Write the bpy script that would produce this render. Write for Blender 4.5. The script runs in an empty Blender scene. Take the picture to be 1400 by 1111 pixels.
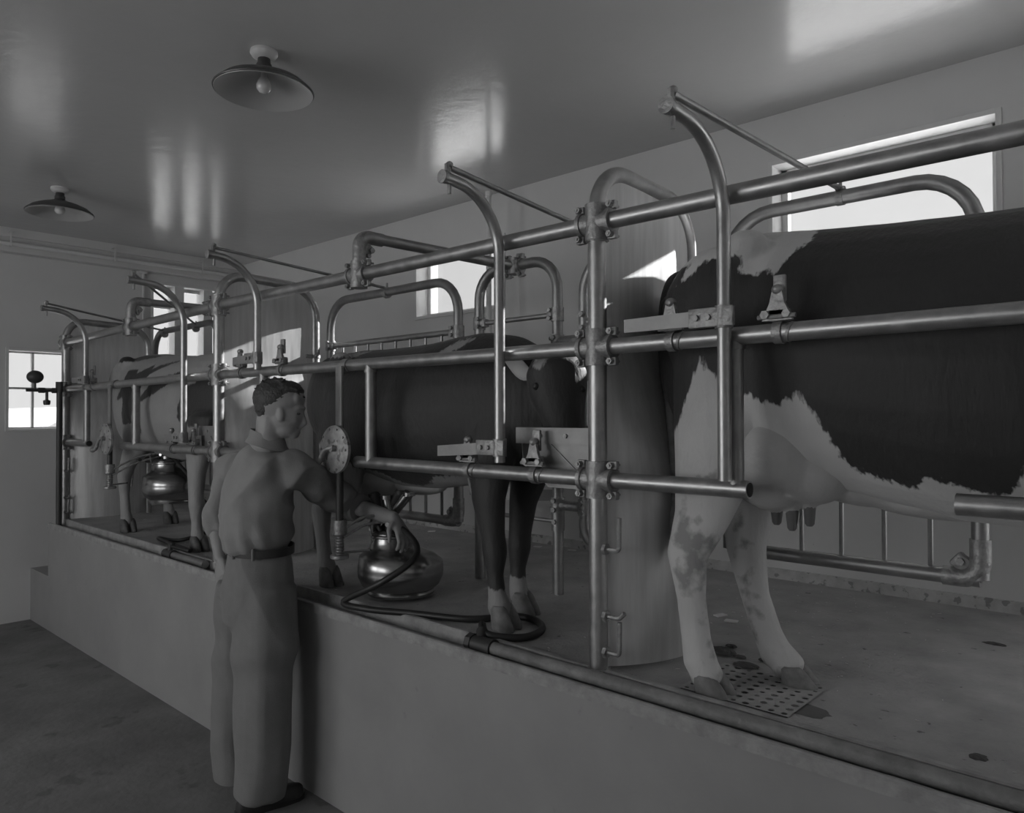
import bpy, bmesh, math, random
import numpy as np
from mathutils import Vector, Matrix, noise
random.seed(7)
S = bpy.context.scene; COL = S.collection
V = Vector
PI = math.pi
# ------------------------------------------------------------------ camera
FPX = 1020.3; YAW = math.radians(47.3255); PIT = math.radians(.6903); ROL = math.radians(-.1469); CH = 1.62
_F = V((math.sin(YAW)*math.cos(PIT), math.cos(YAW)*math.cos(PIT), math.sin(PIT)))
_R = V((math.cos(YAW), -math.sin(YAW), 0)); _U = _R.cross(_F)
_R, _U = _R*math.cos(ROL)+_U*math.sin(ROL), -_R*math.sin(ROL)+_U*math.cos(ROL)
CAM = V((0, 0, CH))
def ray(u, v): return _F+_R*((u-700)/FPX)-_U*((v-555.5)/FPX)
def on(u, v, ax, c):                 # survey helper: where a sight line meets the plane ax = c
    r = ray(u, v); k = 'XYZ'.index(ax); return CAM+r*((c-CAM[k])/r[k])
def PX(u, v, x): return on(u, v, 'X', x)
def PY(u, v, y): return on(u, v, 'Y', y)
def PZ(u, v, z): return on(u, v, 'Z', z)
def PD(u, v, d): return CAM+ray(u, v)*d
cd = bpy.data.cameras.new('camera'); cam = bpy.data.objects.new('camera', cd); COL.objects.link(cam)
cd.sensor_width = 36; cd.lens = FPX*36/1400; cd.clip_start = .05
M = Matrix((_R, _U, -_F)).transposed().to_4x4(); M.translation = CAM; cam.matrix_world = M
S.camera = cam
S.view_settings.view_transform = 'Standard'; S.view_settings.look = 'None'
S.view_settings.gamma = 1; S.view_settings.exposure = .2; S.view_settings.use_curve_mapping = False

# ------------------------------------------------------------------ materials
def g(v):                             # sRGB grey level 0-255 -> linear
    v /= 255; return v/12.92 if v <= .04045 else ((v+.055)/1.055)**2.4
def mat(name, base, rough=.6, metal=0, spec=.5, var=.0, vscale=6., bump=0., bscale=40., stain=None, coat=0., streak=None, rvar=0.):
    m = bpy.data.materials.new(name); m.use_nodes = True
    N = m.node_tree.nodes; L = m.node_tree.links; b = N['Principled BSDF']
    b.inputs['Roughness'].default_value = rough; b.inputs['Metallic'].default_value = metal
    b.inputs['Specular IOR Level'].default_value = spec; b.inputs['Coat Weight'].default_value = coat
    tc = N.new('ShaderNodeTexCoord')
    out = None
    n = N.new('ShaderNodeTexNoise'); n.inputs['Scale'].default_value = vscale; n.inputs['Detail'].default_value = 7; n.inputs['Roughness'].default_value = .6
    if streak:
        mp = N.new('ShaderNodeMapping'); mp.inputs['Scale'].default_value = streak
        L.new(tc.outputs['Object'], mp.inputs['Vector']); L.new(mp.outputs['Vector'], n.inputs['Vector'])
    else: L.new(tc.outputs['Object'], n.inputs['Vector'])
    r = N.new('ShaderNodeMapRange'); L.new(n.outputs['Fac'], r.inputs['Value'])
    r.inputs['From Min'].default_value = .3; r.inputs['From Max'].default_value = .7
    r.inputs['To Min'].default_value = 1-var; r.inputs['To Max'].default_value = 1+var
    mx = N.new('ShaderNodeMix'); mx.data_type = 'RGBA'; mx.blend_type = 'MULTIPLY'; mx.inputs[0].default_value = 1
    mx.inputs[6].default_value = (base, base, base, 1); L.new(r.outputs[0], mx.inputs[7]); out = mx.outputs[2]
    if stain:                         # (scale, threshold, darkness) dirt specks with a shape of their own
        n2 = N.new('ShaderNodeTexNoise'); n2.inputs['Scale'].default_value = stain[0]; n2.inputs['Detail'].default_value = 5
        L.new(tc.outputs['Object'], n2.inputs['Vector'])
        r2 = N.new('ShaderNodeMapRange'); L.new(n2.outputs['Fac'], r2.inputs['Value'])
        r2.inputs['From Min'].default_value = stain[1]; r2.inputs['From Max'].default_value = stain[1]+.04
        r2.inputs['To Min'].default_value = 1; r2.inputs['To Max'].default_value = stain[2]
        m2 = N.new('ShaderNodeMix'); m2.data_type = 'RGBA'; m2.blend_type = 'MULTIPLY'; m2.inputs[0].default_value = 1
        L.new(out, m2.inputs[6]); L.new(r2.outputs[0], m2.inputs[7]); out = m2.outputs[2]
    L.new(out, b.inputs['Base Color'])
    if rvar:
        r3 = N.new('ShaderNodeMapRange'); L.new(n.outputs['Fac'], r3.inputs['Value'])
        r3.inputs['From Min'].default_value = .3; r3.inputs['From Max'].default_value = .7
        r3.inputs['To Min'].default_value = max(0, rough-rvar); r3.inputs['To Max'].default_value = rough+rvar
        L.new(r3.outputs[0], b.inputs['Roughness'])
    if bump:
        nb = N.new('ShaderNodeTexNoise'); nb.inputs['Scale'].default_value = bscale; nb.inputs['Detail'].default_value = 5
        L.new(tc.outputs['Object'], nb.inputs['Vector'])
        bp = N.new('ShaderNodeBump'); bp.inputs['Strength'].default_value = 1; bp.inputs['Distance'].default_value = bump
        L.new(nb.outputs['Fac'], bp.inputs['Height']); L.new(bp.outputs[0], b.inputs['Normal'])
    return m
MT = dict(
    wall=mat('painted_plaster', .62, .42, var=.04, vscale=2, bump=.002, bscale=9, stain=(60, .74, .6)),
    ceil=mat('gloss_ceiling_paint', .52, .2, spec=.34, var=.03, vscale=1.5, bump=.0016, bscale=14),
    pitwall=mat('pit_wall_render', .32, .5, var=.09, vscale=2.2, bump=.003, bscale=8, stain=(9, .7, .86)),
    kerb=mat('kerb_cement', .34, .7, var=.25, vscale=14, bump=.006, bscale=30),
    rabbet=mat('dark_kerb_cement', .22, .6, var=.3, vscale=12, bump=.006, bscale=30),  # darker cement tone for the kerb groove and the pipe in it
    pitfloor=mat('pit_floor_concrete', .17, .7, var=.25, vscale=3, bump=.004, bscale=25, stain=(5, .62, .7)),
    floor=mat('platform_concrete', .36, .8, var=.2, vscale=5, bump=.005, bscale=60, stain=(22, .69, .45)),
    dirtwall=mat('dirty_wall_foot', .5, .7, var=.2, vscale=12, stain=(26, .58, .55)),
    trim=mat('painted_trim', .66, .35, var=.03),
    pipe=mat('galvanised_pipe', .42, .38, .85, var=.18, vscale=18, rvar=.1),
    pipe2=mat('galvanised_pipe_dull', .34, .45, .8, var=.2, vscale=14, rvar=.08),
    cast=mat('cast_fitting', .36, .5, .7, var=.25, vscale=40, bump=.004, bscale=60),
    sheet=mat('galvanised_sheet', .6, .45, .4, var=.16, vscale=3, streak=(9, 9, .8), rvar=.12),
    steel=mat('polished_steel', .4, .27, 1, var=.1, vscale=5, streak=(1, 1, 6)),
    plate=mat('zinc_plate', .3, .5, .5, var=.15, vscale=12),
    rubber=mat('black_rubber', .025, .45),
    rubber2=mat('grey_rubber_hose', .05, .4),
    dark=mat('dark_iron', .07, .5, .4),
    hidew=mat('udder_skin', .46, .55, var=.1, vscale=8, bump=.002, bscale=50),
    teat=mat('teat_skin', .13, .5),
    hoof=mat('hoof_horn', .1, .55, var=.4, vscale=25),
    hoofp=mat('pale_hoof_horn', .2, .55, var=.3, vscale=25),
    skin=mat('skin', .3, .5, var=.08, vscale=12),
    hair=mat('hair', .05, .55, var=.4, vscale=60, bump=.004, bscale=120),
    shirt=mat('shirt_cotton', .27, .85, var=.04, vscale=20, bump=.001, bscale=250),
    trousers=mat('trouser_twill', .205, .85, var=.05, vscale=20, bump=.001, bscale=250),
    belt=mat('belt_leather', .035, .4), buckle=mat('belt_metal', .5, .3, 1),
    shoe=mat('shoe_leather', .04, .5),
    porcelain=mat('porcelain', .6, .3), enamel=mat('white_enamel', .4, .3), enameld=mat('dark_enamel', .07, .35),
    bulb=mat('bulb_glass', .6, .1, coat=.5),
    dung=mat('dung', .06, .6, var=.4, vscale=30, bump=.02, bscale=40),
    shiny=mat('dark_patch', .09, .35, var=.2), straw=mat('straw', .6, .8), bare=mat('drain_iron', .16, .5, .3, var=.3, vscale=20),
    black=mat('hollow_shade', .02, .8), roofm=mat('pale_roof', .5, .8), outw=mat('pale_siding', .45, .8), bounce=mat('bounce_pale', .9, .9), ground=mat('dry_ground', .36, .9, var=.1),
)
def coat_mat(name, white=.5, black=.034):
    m = bpy.data.materials.new(name); m.use_nodes = True
    N = m.node_tree.nodes; L = m.node_tree.links; b = N['Principled BSDF']
    b.inputs['Roughness'].default_value = .62; b.inputs['Sheen Weight'].default_value = .08
    a = N.new('ShaderNodeAttribute'); a.attribute_name = 'coat'
    tc = N.new('ShaderNodeTexCoord'); mp = N.new('ShaderNodeMapping'); mp.inputs['Scale'].default_value = (40, 40, 14)
    n = N.new('ShaderNodeTexNoise'); n.inputs['Scale'].default_value = 1.6; n.inputs['Detail'].default_value = 5
    L.new(tc.outputs['Object'], mp.inputs[0]); L.new(mp.outputs[0], n.inputs['Vector'])
    s = N.new('ShaderNodeMath'); s.operation = 'MULTIPLY_ADD'; s.inputs[1].default_value = .045; L.new(n.outputs['Fac'], s.inputs[0]); L.new(a.outputs['Fac'], s.inputs[2])
    r = N.new('ShaderNodeMapRange'); r.inputs['From Min'].default_value = .018; r.inputs['From Max'].default_value = .027; L.new(s.outputs[0], r.inputs['Value'])
    n2 = N.new('ShaderNodeTexNoise'); n2.inputs['Scale'].default_value = 7; L.new(tc.outputs['Object'], n2.inputs['Vector'])
    r2 = N.new('ShaderNodeMapRange'); r2.inputs['To Min'].default_value = .85; r2.inputs['To Max'].default_value = 1.12; L.new(n2.outputs['Fac'], r2.inputs['Value'])
    a2 = N.new('ShaderNodeAttribute'); a2.attribute_name = 'dirt'
    n3 = N.new('ShaderNodeTexNoise'); n3.inputs['Scale'].default_value = 22; n3.inputs['Detail'].default_value = 4; L.new(tc.outputs['Object'], n3.inputs['Vector'])
    s3 = N.new('ShaderNodeMath'); s3.operation = 'MULTIPLY_ADD'; s3.inputs[1].default_value = .22; L.new(n3.outputs['Fac'], s3.inputs[0]); L.new(a2.outputs['Fac'], s3.inputs[2])
    r3 = N.new('ShaderNodeMapRange'); r3.inputs['From Min'].default_value = .105; r3.inputs['From Max'].default_value = .15; r3.inputs['To Min'].default_value = 1; r3.inputs['To Max'].default_value = .5; L.new(s3.outputs[0], r3.inputs['Value'])
    mx = N.new('ShaderNodeMix'); mx.data_type = 'RGBA'; mx.inputs[6].default_value = (black,)*3+(1,); mx.inputs[7].default_value = (white,)*3+(1,)
    L.new(r.outputs[0], mx.inputs[0])
    def mul(o, p):
        q = N.new('ShaderNodeMix'); q.data_type = 'RGBA'; q.blend_type = 'MULTIPLY'; q.inputs[0].default_value = 1
        L.new(o, q.inputs[6]); L.new(p, q.inputs[7]); return q.outputs[2]
    L.new(mul(mul(mx.outputs[2], r2.outputs[0]), r3.outputs[0]), b.inputs['Base Color'])
    bp = N.new('ShaderNodeBump'); bp.inputs['Distance'].default_value = .003; L.new(n.outputs['Fac'], bp.inputs['Height']); L.new(bp.outputs[0], b.inputs['Normal'])
    return m
def glass_mat():
    m = bpy.data.materials.new('window_glass'); m.use_nodes = True
    N = m.node_tree.nodes; L = m.node_tree.links; N.remove(N['Principled BSDF']); o = N['Material Output']
    t = N.new('ShaderNodeBsdfTransparent'); gl = N.new('ShaderNodeBsdfGlossy'); gl.inputs['Roughness'].default_value = .03
    f = N.new('ShaderNodeLayerWeight'); f.inputs[0].default_value = .12; mx = N.new('ShaderNodeMixShader')
    n = N.new('ShaderNodeTexNoise'); n.inputs['Scale'].default_value = 3
    r = N.new('ShaderNodeMapRange'); r.inputs['To Min'].default_value = .93; r.inputs['To Max'].default_value = .98
    L.new(n.outputs['Fac'], r.inputs['Value']); L.new(r.outputs[0], t.inputs['Color'])
    L.new(f.outputs['Facing'], mx.inputs[0]); L.new(t.outputs[0], mx.inputs[1]); L.new(gl.outputs[0], mx.inputs[2]); L.new(mx.outputs[0], o.inputs[0])
    return m
MT['glass'] = glass_mat()

# ------------------------------------------------------------------ mesh builder
def basis(d):
    d = d.normalized(); a = V((0, 0, 1)) if abs(d.z) < .95 else V((1, 0, 0))
    x = d.cross(a).normalized(); return x, d.cross(x).normalized()
class MB:
    def __init__(s): s.b = bmesh.new()
    def ring(s, c, x, y, rx, ry, n, e=2):
        o = []
        for i in range(n):
            t = 2*PI*i/n; ct, st = math.cos(t), math.sin(t)
            if e != 2: ct = math.copysign(abs(ct)**(2/e), ct); st = math.copysign(abs(st)**(2/e), st)
            o.append(s.b.verts.new(c+x*(rx*ct)+y*(ry*st)))
        return o
    def skin(s, rings, caps=True):
        for a, b in zip(rings, rings[1:]):
            n = len(a)
            for i in range(n): s.b.faces.new((a[i], a[(i+1) % n], b[(i+1) % n], b[i]))
        if caps:
            s.b.faces.new(rings[0][::-1]); s.b.faces.new(rings[-1])
    def tube(s, pts, r, fil=0, n=14, caps=True, seg=7):
        P = [V(p) for p in pts]; rr = r if isinstance(r, (list, tuple)) else None
        Q = [P[0]]; 
        for i in range(1, len(P)-1):
            a, b, c = P[i-1], P[i], P[i+1]
            if fil <= 0: Q.append(b); continue
            d1 = (a-b); d2 = (c-b); f = min(fil, d1.length*.48 if i > 1 else d1.length*.97, d2.length*.48 if i < len(P)-2 else d2.length*.97)
            ang = d1.angle(d2)
            if ang > 3.1: Q.append(b); continue
            p0 = b+d1.normalized()*f; p2 = b+d2.normalized()*f
            R = f*math.tan(ang/2); bis = (d1.normalized()+d2.normalized()).normalized(); ctr = b+bis*(R/math.sin(ang/2))
            u = (p0-ctr); w = (p2-ctr); tot = u.angle(w); ax = u.cross(w)
            for k in range(seg+1): Q.append(ctr+Matrix.Rotation(tot*k/seg, 3, ax) @ u)
        Q.append(P[-1])
        if rr: Rr = [rr[min(i, len(rr)-1)] for i in range(len(Q))]
        else: Rr = [r]*len(Q)
        rings = []; x = y = None
        for i, q in enumerate(Q):
            d = (Q[min(i+1, len(Q)-1)]-Q[max(i-1, 0)]).normalized()
            if x is None: x, y = basis(d)
            else:
                x = (x-d*x.dot(d)).normalized(); y = d.cross(x)
            rings.append(s.ring(q, x, y, Rr[i], Rr[i], n))
        s.skin(rings, caps); return s
    def spline(s, pts, r, n=10, res=8):
        P = [V(p) for p in pts]; P = [P[0]*2-P[1]]+P+[P[-1]*2-P[-2]]; Q = []
        for i in range(1, len(P)-2):
            for k in range(res):
                t = k/res; a, b, c, d = P[i-1:i+3]
                Q.append(.5*((2*b)+(c-a)*t+(2*a-5*b+4*c-d)*t*t+(3*b-a-3*c+d)*t**3))
        Q.append(P[-2])
        if isinstance(r, (list, tuple)):
            m = len(pts)-1; r = [r[min(int(i/res), m-1)]*(1-(i/res-min(int(i/res), m-1)))+r[min(int(i/res), m-1)+1]*(i/res-min(int(i/res), m-1)) for i in range(len(Q))]
        return s.tube(Q, r, 0, n)
    def cyl(s, a, b, r, n=16, r2=None): return s.tube([a, b], [r, r if r2 is None else r2], 0, n)
    def box(s, c, d, rot=None, bev=0):
        c = V(c); vs = []
        for i in (-1, 1):
            for j in (-1, 1):
                for k in (-1, 1):
                    p = V((i*d[0]/2, j*d[1]/2, k*d[2]/2)); vs.append(s.b.verts.new(c+(rot @ p if rot else p)))
        fs = [s.b.faces.new([vs[q] for q in f]) for f in ((0, 1, 3, 2), (4, 6, 7, 5), (0, 4, 5, 1), (2, 3, 7, 6), (0, 2, 6, 4), (1, 5, 7, 3))]
        if bev:
            es = list({e for f in fs for e in f.edges}); bmesh.ops.bevel(s.b, geom=es, offset=bev, segments=2, profile=.5, affect='EDGES')
        return s
    def bb(s, x0, x1, y0, y1, z0, z1, bev=0): return s.box(((x0+x1)/2, (y0+y1)/2, (z0+z1)/2), (abs(x1-x0), abs(y1-y0), abs(z1-z0)), None, bev)
    def ell(s, c, r, rot=None, n=20, m=12):
        c = V(c); rings = []
        for j in range(1, m):
            p = PI*j/m; z = math.cos(p)*r[2]; k = math.sin(p); o = []
            for i in range(n):
                t = 2*PI*i/n; q = V((r[0]*k*math.cos(t), r[1]*k*math.sin(t), z)); o.append(s.b.verts.new(c+(rot @ q if rot else q)))
            rings.append(o)
        t = V((0, 0, r[2])); top = s.b.verts.new(c+(rot @ t if rot else t)); bot = s.b.verts.new(c-(rot @ t if rot else t))
        for i in range(n):
            s.b.faces.new((top, rings[0][i], rings[0][(i+1) % n])); s.b.faces.new((bot, rings[-1][(i+1) % n], rings[-1][i]))
        s.skin(rings, False); return s
    def lathe(s, c, prof, n=32, ax=None, closed=False):
        c = V(c); ax = V(ax).normalized() if ax else V((0, 0, 1)); x, y = basis(ax)
        rings = [s.ring(c+ax*z, x, y, max(r, .0004), max(r, .0004), n) for r, z in prof]
        s.skin(rings, True); return s
    def prism(s, poly, off):           # polygon of 3-D points extruded by off
        off = V(off); a = [s.b.verts.new(V(p)) for p in poly]; b = [s.b.verts.new(V(p)+off) for p in poly]; n = len(a)
        s.b.faces.new(a); s.b.faces.new(b[::-1])
        for i in range(n): s.b.faces.new((a[i], b[i], b[(i+1) % n], a[(i+1) % n]))
        return s
    def bolt(s, c, ax, r=.009, h=.01): s.tube([V(c), V(c)+V(ax).normalized()*h], r, 0, 6); return s
    def limb(s, chain, n=16, e=2, capround=True):   # chain of (point, rx, ry[, xdir])
        rings = []; K = len(chain)
        for i, c in enumerate(chain):
            p = V(c[0]); rx, ry = c[1], c[2]
            d = (V(chain[min(i+1, K-1)][0])-V(chain[max(i-1, 0)][0])).normalized()
            xd = V(c[3]) if len(c) > 3 else V((1, 0, 0)); x = (xd-d*xd.dot(d)).normalized(); y = d.cross(x)
            if capround and i == 0: rings.append(s.ring(p-d*min(rx, ry)*.5, x, y, rx*.6, ry*.6, n, e))
            rings.append(s.ring(p, x, y, rx, ry, n, e))
            if capround and i == K-1: rings.append(s.ring(p+d*min(rx, ry)*.5, x, y, rx*.6, ry*.6, n, e))
        s.skin(rings); return s
    def mesh(s, name, off=V((0, 0, 0)), smooth=True):
        bmesh.ops.recalc_face_normals(s.b, faces=s.b.faces[:])
        bmesh.ops.translate(s.b, verts=s.b.verts[:], vec=-off)
        me = bpy.data.meshes.new(name); s.b.to_mesh(me); s.b.free()
        if smooth:
            me.polygons.foreach_set('use_smooth', [True]*len(me.polygons))
            try: me.set_sharp_from_angle(angle=math.radians(38))
            except Exception: pass
        return me
OFF = {}
def obj(name, mb, m, parent=None, base=None, smooth=True):
    off = OFF[parent.name] if parent else (V(base) if base else V((0, 0, 0)))
    me = mb.mesh(name, off, smooth) if isinstance(mb, MB) else mb
    o = bpy.data.objects.new(name, me); COL.objects.link(o); me.materials.clear(); me.materials.append(MT[m] if isinstance(m, str) else m)
    if parent: o.parent = parent
    else: o.location = off
    OFF[o.name] = off
    return o
def tag(o, label, cat, group=None, kind=None):
    if label: o['label'] = label
    if cat: o['category'] = cat
    if group: o['group'] = group
    if kind: o['kind'] = kind
    return o
def thing(name, base, label, cat, group=None):
    o = bpy.data.objects.new(name, None); COL.objects.link(o); o.empty_display_size = .1; o.location = V(base); OFF[o.name] = V(base)
    return tag(o, label, cat, group)
def struct(name, mb, m, parent=None, smooth=False):
    o = obj(name, mb, m, parent, smooth=smooth)
    if not parent: o['kind'] = 'structure'
    return o
def remesh(mb, vox, sm=4, off=V((0, 0, 0)), fac=.5):
    me = mb.mesh('tmp', off); o = bpy.data.objects.new('tmp', me); COL.objects.link(o)
    r = o.modifiers.new('r', 'REMESH'); r.mode = 'VOXEL'; r.voxel_size = vox; r.use_smooth_shade = True
    if sm: q = o.modifiers.new('s', 'SMOOTH'); q.iterations = sm; q.factor = fac
    dg = bpy.context.evaluated_depsgraph_get(); dg.update()
    nm = bpy.data.meshes.new_from_object(o.evaluated_get(dg)); bpy.data.objects.remove(o); bpy.data.meshes.remove(me)
    nm.polygons.foreach_set('use_smooth', [True]*len(nm.polygons)); return nm

def displace(me, fn):                 # move every vertex along its (unchanging) normal by fn(position)
    n = len(me.vertices); co = np.empty(n*3, np.float32); no = np.empty(n*3, np.float32)
    me.vertices.foreach_get('co', co); me.vertex_normals.foreach_get('vector', no); co = co.reshape(-1, 3); no = no.reshape(-1, 3)
    f = np.array([fn(V(c.tolist())) for c in co], np.float32); me.vertices.foreach_set('co', (co+no*f[:, None]).ravel()); me.update()

# ------------------------------------------------------------------ room shell
WX, EY, CZ, FZ = 3.547, 6.9, 3.087, .826
BX, BY, T = -2.6, -3.2, .2
def wall_panels(mb, fixed, thick, u0, u1, z0, z1, holes, axis):
    us = sorted({u0, u1} | {h[0] for h in holes} | {h[1] for h in holes})
    for a, b in zip(us, us[1:]):
        hs = sorted([(h[2], h[3]) for h in holes if h[0] <= a+1e-6 and h[1] >= b-1e-6]); z = z0
        for p, q in hs+[(z1, z1)]:
            if p > z+1e-6:
                if axis == 'X': mb.bb(fixed, fixed+thick, a, b, z, p)
                else: mb.bb(a, b, fixed, fixed+thick, z, p)
            z = q
wa = (.598, 1.526, 2.36, 2.837); wb = (3.345, 4.21, 2.343, 2.79)
m = MB(); wall_panels(m, WX, T, BY, EY+T, 0, CZ, [wa, wb, (-2.7, -.8, FZ, 2.85)], 'X'); struct('wall_right', m, 'wall')  # the door-sized opening is unseen, added to let in light
panes = [(2.735, 2.925), (3.015, 3.195), (3.285, 3.43)]
WL = (1.632, 2.085, 1.525, 2.145)
m = MB(); wall_panels(m, EY, T, BX-T, WX+T, 0, CZ, [(2.735, 3.43, 2.0, 2.81), WL], 'Y'); struct('wall_back', m, 'wall')
m = MB(); wall_panels(m, BX-T, T, BY, EY+T, 0, CZ, [(1.6, 3.3, .9, 2.6), (3.7, 5.4, .9, 2.6)], 'X'); struct('wall_left', m, 'wall')  # both openings are unseen, added to brighten the room
m = MB(); wall_panels(m, BY-T, T, BX-T, WX+T, 0, CZ, [], 'Y'); struct('wall_front', m, 'wall')
m = MB(); m.bb(BX-T, WX+T, BY-T, EY+T, CZ, CZ+.15); struct('ceiling', m, 'ceil')
m = MB(); m.bb(BX-T, 1.86, BY-T, EY+T, -.15, 0); struct('floor', m, 'pitfloor')
# raised milking platform: body, tiers of the kerb, stair notch at the far end
NY = 6.45
m = MB(); m.bb(1.789, 1.9, BY, NY, 0, .775); m.bb(1.789, 2.2, NY, EY, 0, .41); m.bb(1.9, 2.2, BY, NY, 0, .775)
m.bb(2.19, 2.3, BY, EY, 0, .775); struct('wall_pit', m, 'pitwall')
m = MB(); m.bb(1.893, WX, BY, NY, .775, FZ); m.bb(2.19, WX, NY, EY, .775, FZ); struct('floor_platform', m, 'floor')
m = MB()
def rough_strip(x0, x1, z0, z1, seed):
    n = 120; ra = []
    for i in range(n+1):
        y = BY+(NY-BY)*i/n; k = noise.noise(V((y*5, seed, 0)))*.0035; k2 = noise.noise(V((y*9, seed, 4)))*.002
        ra.append([m.b.verts.new(p) for p in ((x0+k, y, z0), (x0+k, y, z1-.004+k2), (x0+.005+k, y, z1+k2), (x1-.004, y, z1+k2), (x1, y, z1-.004), (x1, y, z0))])
    for a, b in zip(ra, ra[1:]):
        for i in range(6): m.b.faces.new((a[i], a[(i+1) % 6], b[(i+1) % 6], b[i]))
    m.b.faces.new(ra[0]); m.b.faces.new(ra[-1][::-1])
rough_strip(1.785, 1.805, .775, .815, 1); rough_strip(1.873, 1.897, .775, .84, 7); struct('trim_1', m, 'kerb', smooth=True)
m = MB(); m.bb(1.80, 1.88, BY, NY, .76, .79); struct('trim_2', m, 'rabbet')
m = MB(); m.bb(WX-.012, WX, BY, EY, FZ, FZ+.05); struct('baseboard_right', m, 'dirtwall')
m = MB(); m.bb(2.2, WX, EY-.012, EY, FZ, FZ+.07); struct('baseboard_back', m, 'dirtwall')
# beam along the top of the end wall with the pipe hung on it
m = MB(); m.bb(BX, WX-.0, EY-.10, EY, 2.905, CZ, .004); m.bb(BX, WX, EY-.13, EY-.1, 3.02, CZ); struct('trim_3', m, 'wall')
def window(name, x0, x1, z0, z1, axis, depth, mull=(), trans=(), mw=.02, fr=.03):
    f = MB()
    def bar(a, b, z, w, d0=.1, d1=.14):
        if axis == 'X': f.bb(WX+d0, WX+d1, a, b, z, w, .002)
        else: f.bb(a, b, EY+d0, EY+d1, z, w, .002)
    bar(x0-.0, x0+fr, z0, z1); bar(x1-fr, x1+.0, z0, z1); bar(x0, x1, z0, z0+fr); bar(x0, x1, z1-fr, z1)
    for q in mull: bar(q-mw/2, q+mw/2, z0, z1, *(.0, .16) if mw > .05 else (.1, .14))
    for q in trans: bar(x0, x1, q-mw/2 if mw < .05 else q-.01, q+mw/2 if mw < .05 else q+.01)
    w = struct(name, f, 'trim'); w['kind'] = 'structure'
    c = MB(); q = .022                                   # casing lip on the room side
    for a, b, z, ww in ((x0-q, x0, z0-q, z1+q), (x1, x1+q, z0-q, z1+q), (x0, x1, z1, z1+q), (x0, x1, z0-q, z0)):
        if axis == 'X': c.bb(WX-.012, WX+.004, a, b, z, ww, .002)
        else: c.bb(a, b, EY-.012, EY+.004, z, ww, .002)
    obj('casing', c, 'trim', w, smooth=False)
    gm = MB()
    if axis == 'X': gm.bb(WX+.118, WX+.122, x0+.01, x1-.01, z0+.01, z1-.01)
    else: gm.bb(x0+.01, x1-.01, EY+.118, EY+.122, z0+.01, z1-.01)
    obj('pane', gm, 'glass', w, smooth=False)
    return w
OFF['x'] = V((0, 0, 0))
window('window_1', wa[0], wa[1], wa[2], wa[3], 'X', .2)
window('window_2', wb[0], wb[1], wb[2], wb[3], 'X', .2)
window('window_3', 2.735, 3.43, 2.0, 2.81, 'Y', .2, (2.97, 3.24), (2.62,), .085)
window('window_4', WL[0], WL[1], WL[2], WL[3], 'Y', .2, (1.825,), (1.85,), .018, .012)
# outside
m = MB(); m.bb(-40, 40, -40, 60, -.4, -.3); struct('ground', m, 'ground')
m = MB(); m.bb(WX+T+.05, 16, -8, 12, -.299, -.28); struct('ground_bounce', m, 'bounce')  # bright sheet added outside to bounce sunlight up through the side windows
b = thing('shed', (4.1, 15, -.3), 'low pale gable roofed shed seen through the low end window', 'shed')
m = MB(); m.prism([(3.3, 14, -.3), (5.3, 14, -.3), (5.3, 14, 1.15), (4.3, 14, 1.7), (3.3, 14, 1.15)], (0, 4, 0)); obj('wall', m, 'outw', b, smooth=False)
m = MB(); m.prism([(3.1, 13.8, 1.06), (4.3, 13.8, 1.73), (5.5, 13.8, 1.06), (5.5, 13.8, 1.12), (4.3, 13.8, 1.79), (3.1, 13.8, 1.12)], (0, 4.4, 0)); obj('roof', m, 'roofm', b, smooth=False)

# ------------------------------------------------------------------ ceiling lamps
def lamp(x, y, label, sh=.194):
    t = thing('ceiling_lamp', (x, y, CZ), label, 'lamp', 'enamel ceiling lamps')
    m = MB(); m.lathe((x, y, CZ), [(.052, 0), (.054, -.012), (.046, -.024), (.03, -.032)], 28); obj('canopy', m, 'porcelain', t)
    m = MB(); m.lathe((x, y, CZ), [(.024, -.03), (.026, -.05), (.03, -.055), (.03, -.075), (.034, -.08)], 20); obj('socket', m, 'dark', t)
    z = CZ-.078
    pr = [(.034, 0), (.06, -.012), (.11, -.028), (.16, -.05), (sh-.004, -.075), (sh+.002, -.082)]
    m = MB(); m.lathe((x, y, z), pr+[(sh, -.086), (sh-.004, -.083)]+[(r-.004, h-.005) for r, h in pr[::-1][1:]], 48); obj('shade', m, 'enameld', t)
    ins = [(r-.006, h-.0075) for r, h in pr]; ins[-1] = (sh-.003, -.087)
    m = MB(); m.lathe((x, y, z), ins+[(r-.001, h-.0025) for r, h in ins[::-1]], 48); obj('reflector', m, 'enamel', t)
    m = MB(); m.lathe((x, y, z), [(.004, -.092), (.018, -.088), (.028, -.076), (.03, -.062), (.026, -.046), (.016, -.03), (.013, -.012)], 20); obj('bulb', m, 'bulb', t)
q = PZ(361, 70, CZ); lamp(q.x, q.y, 'round dish lamp on the ceiling nearer the camera, larger in view')
q = PZ(82, 257, CZ); lamp(q.x, q.y, 'round dish lamp on the ceiling far off by the end wall')

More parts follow.
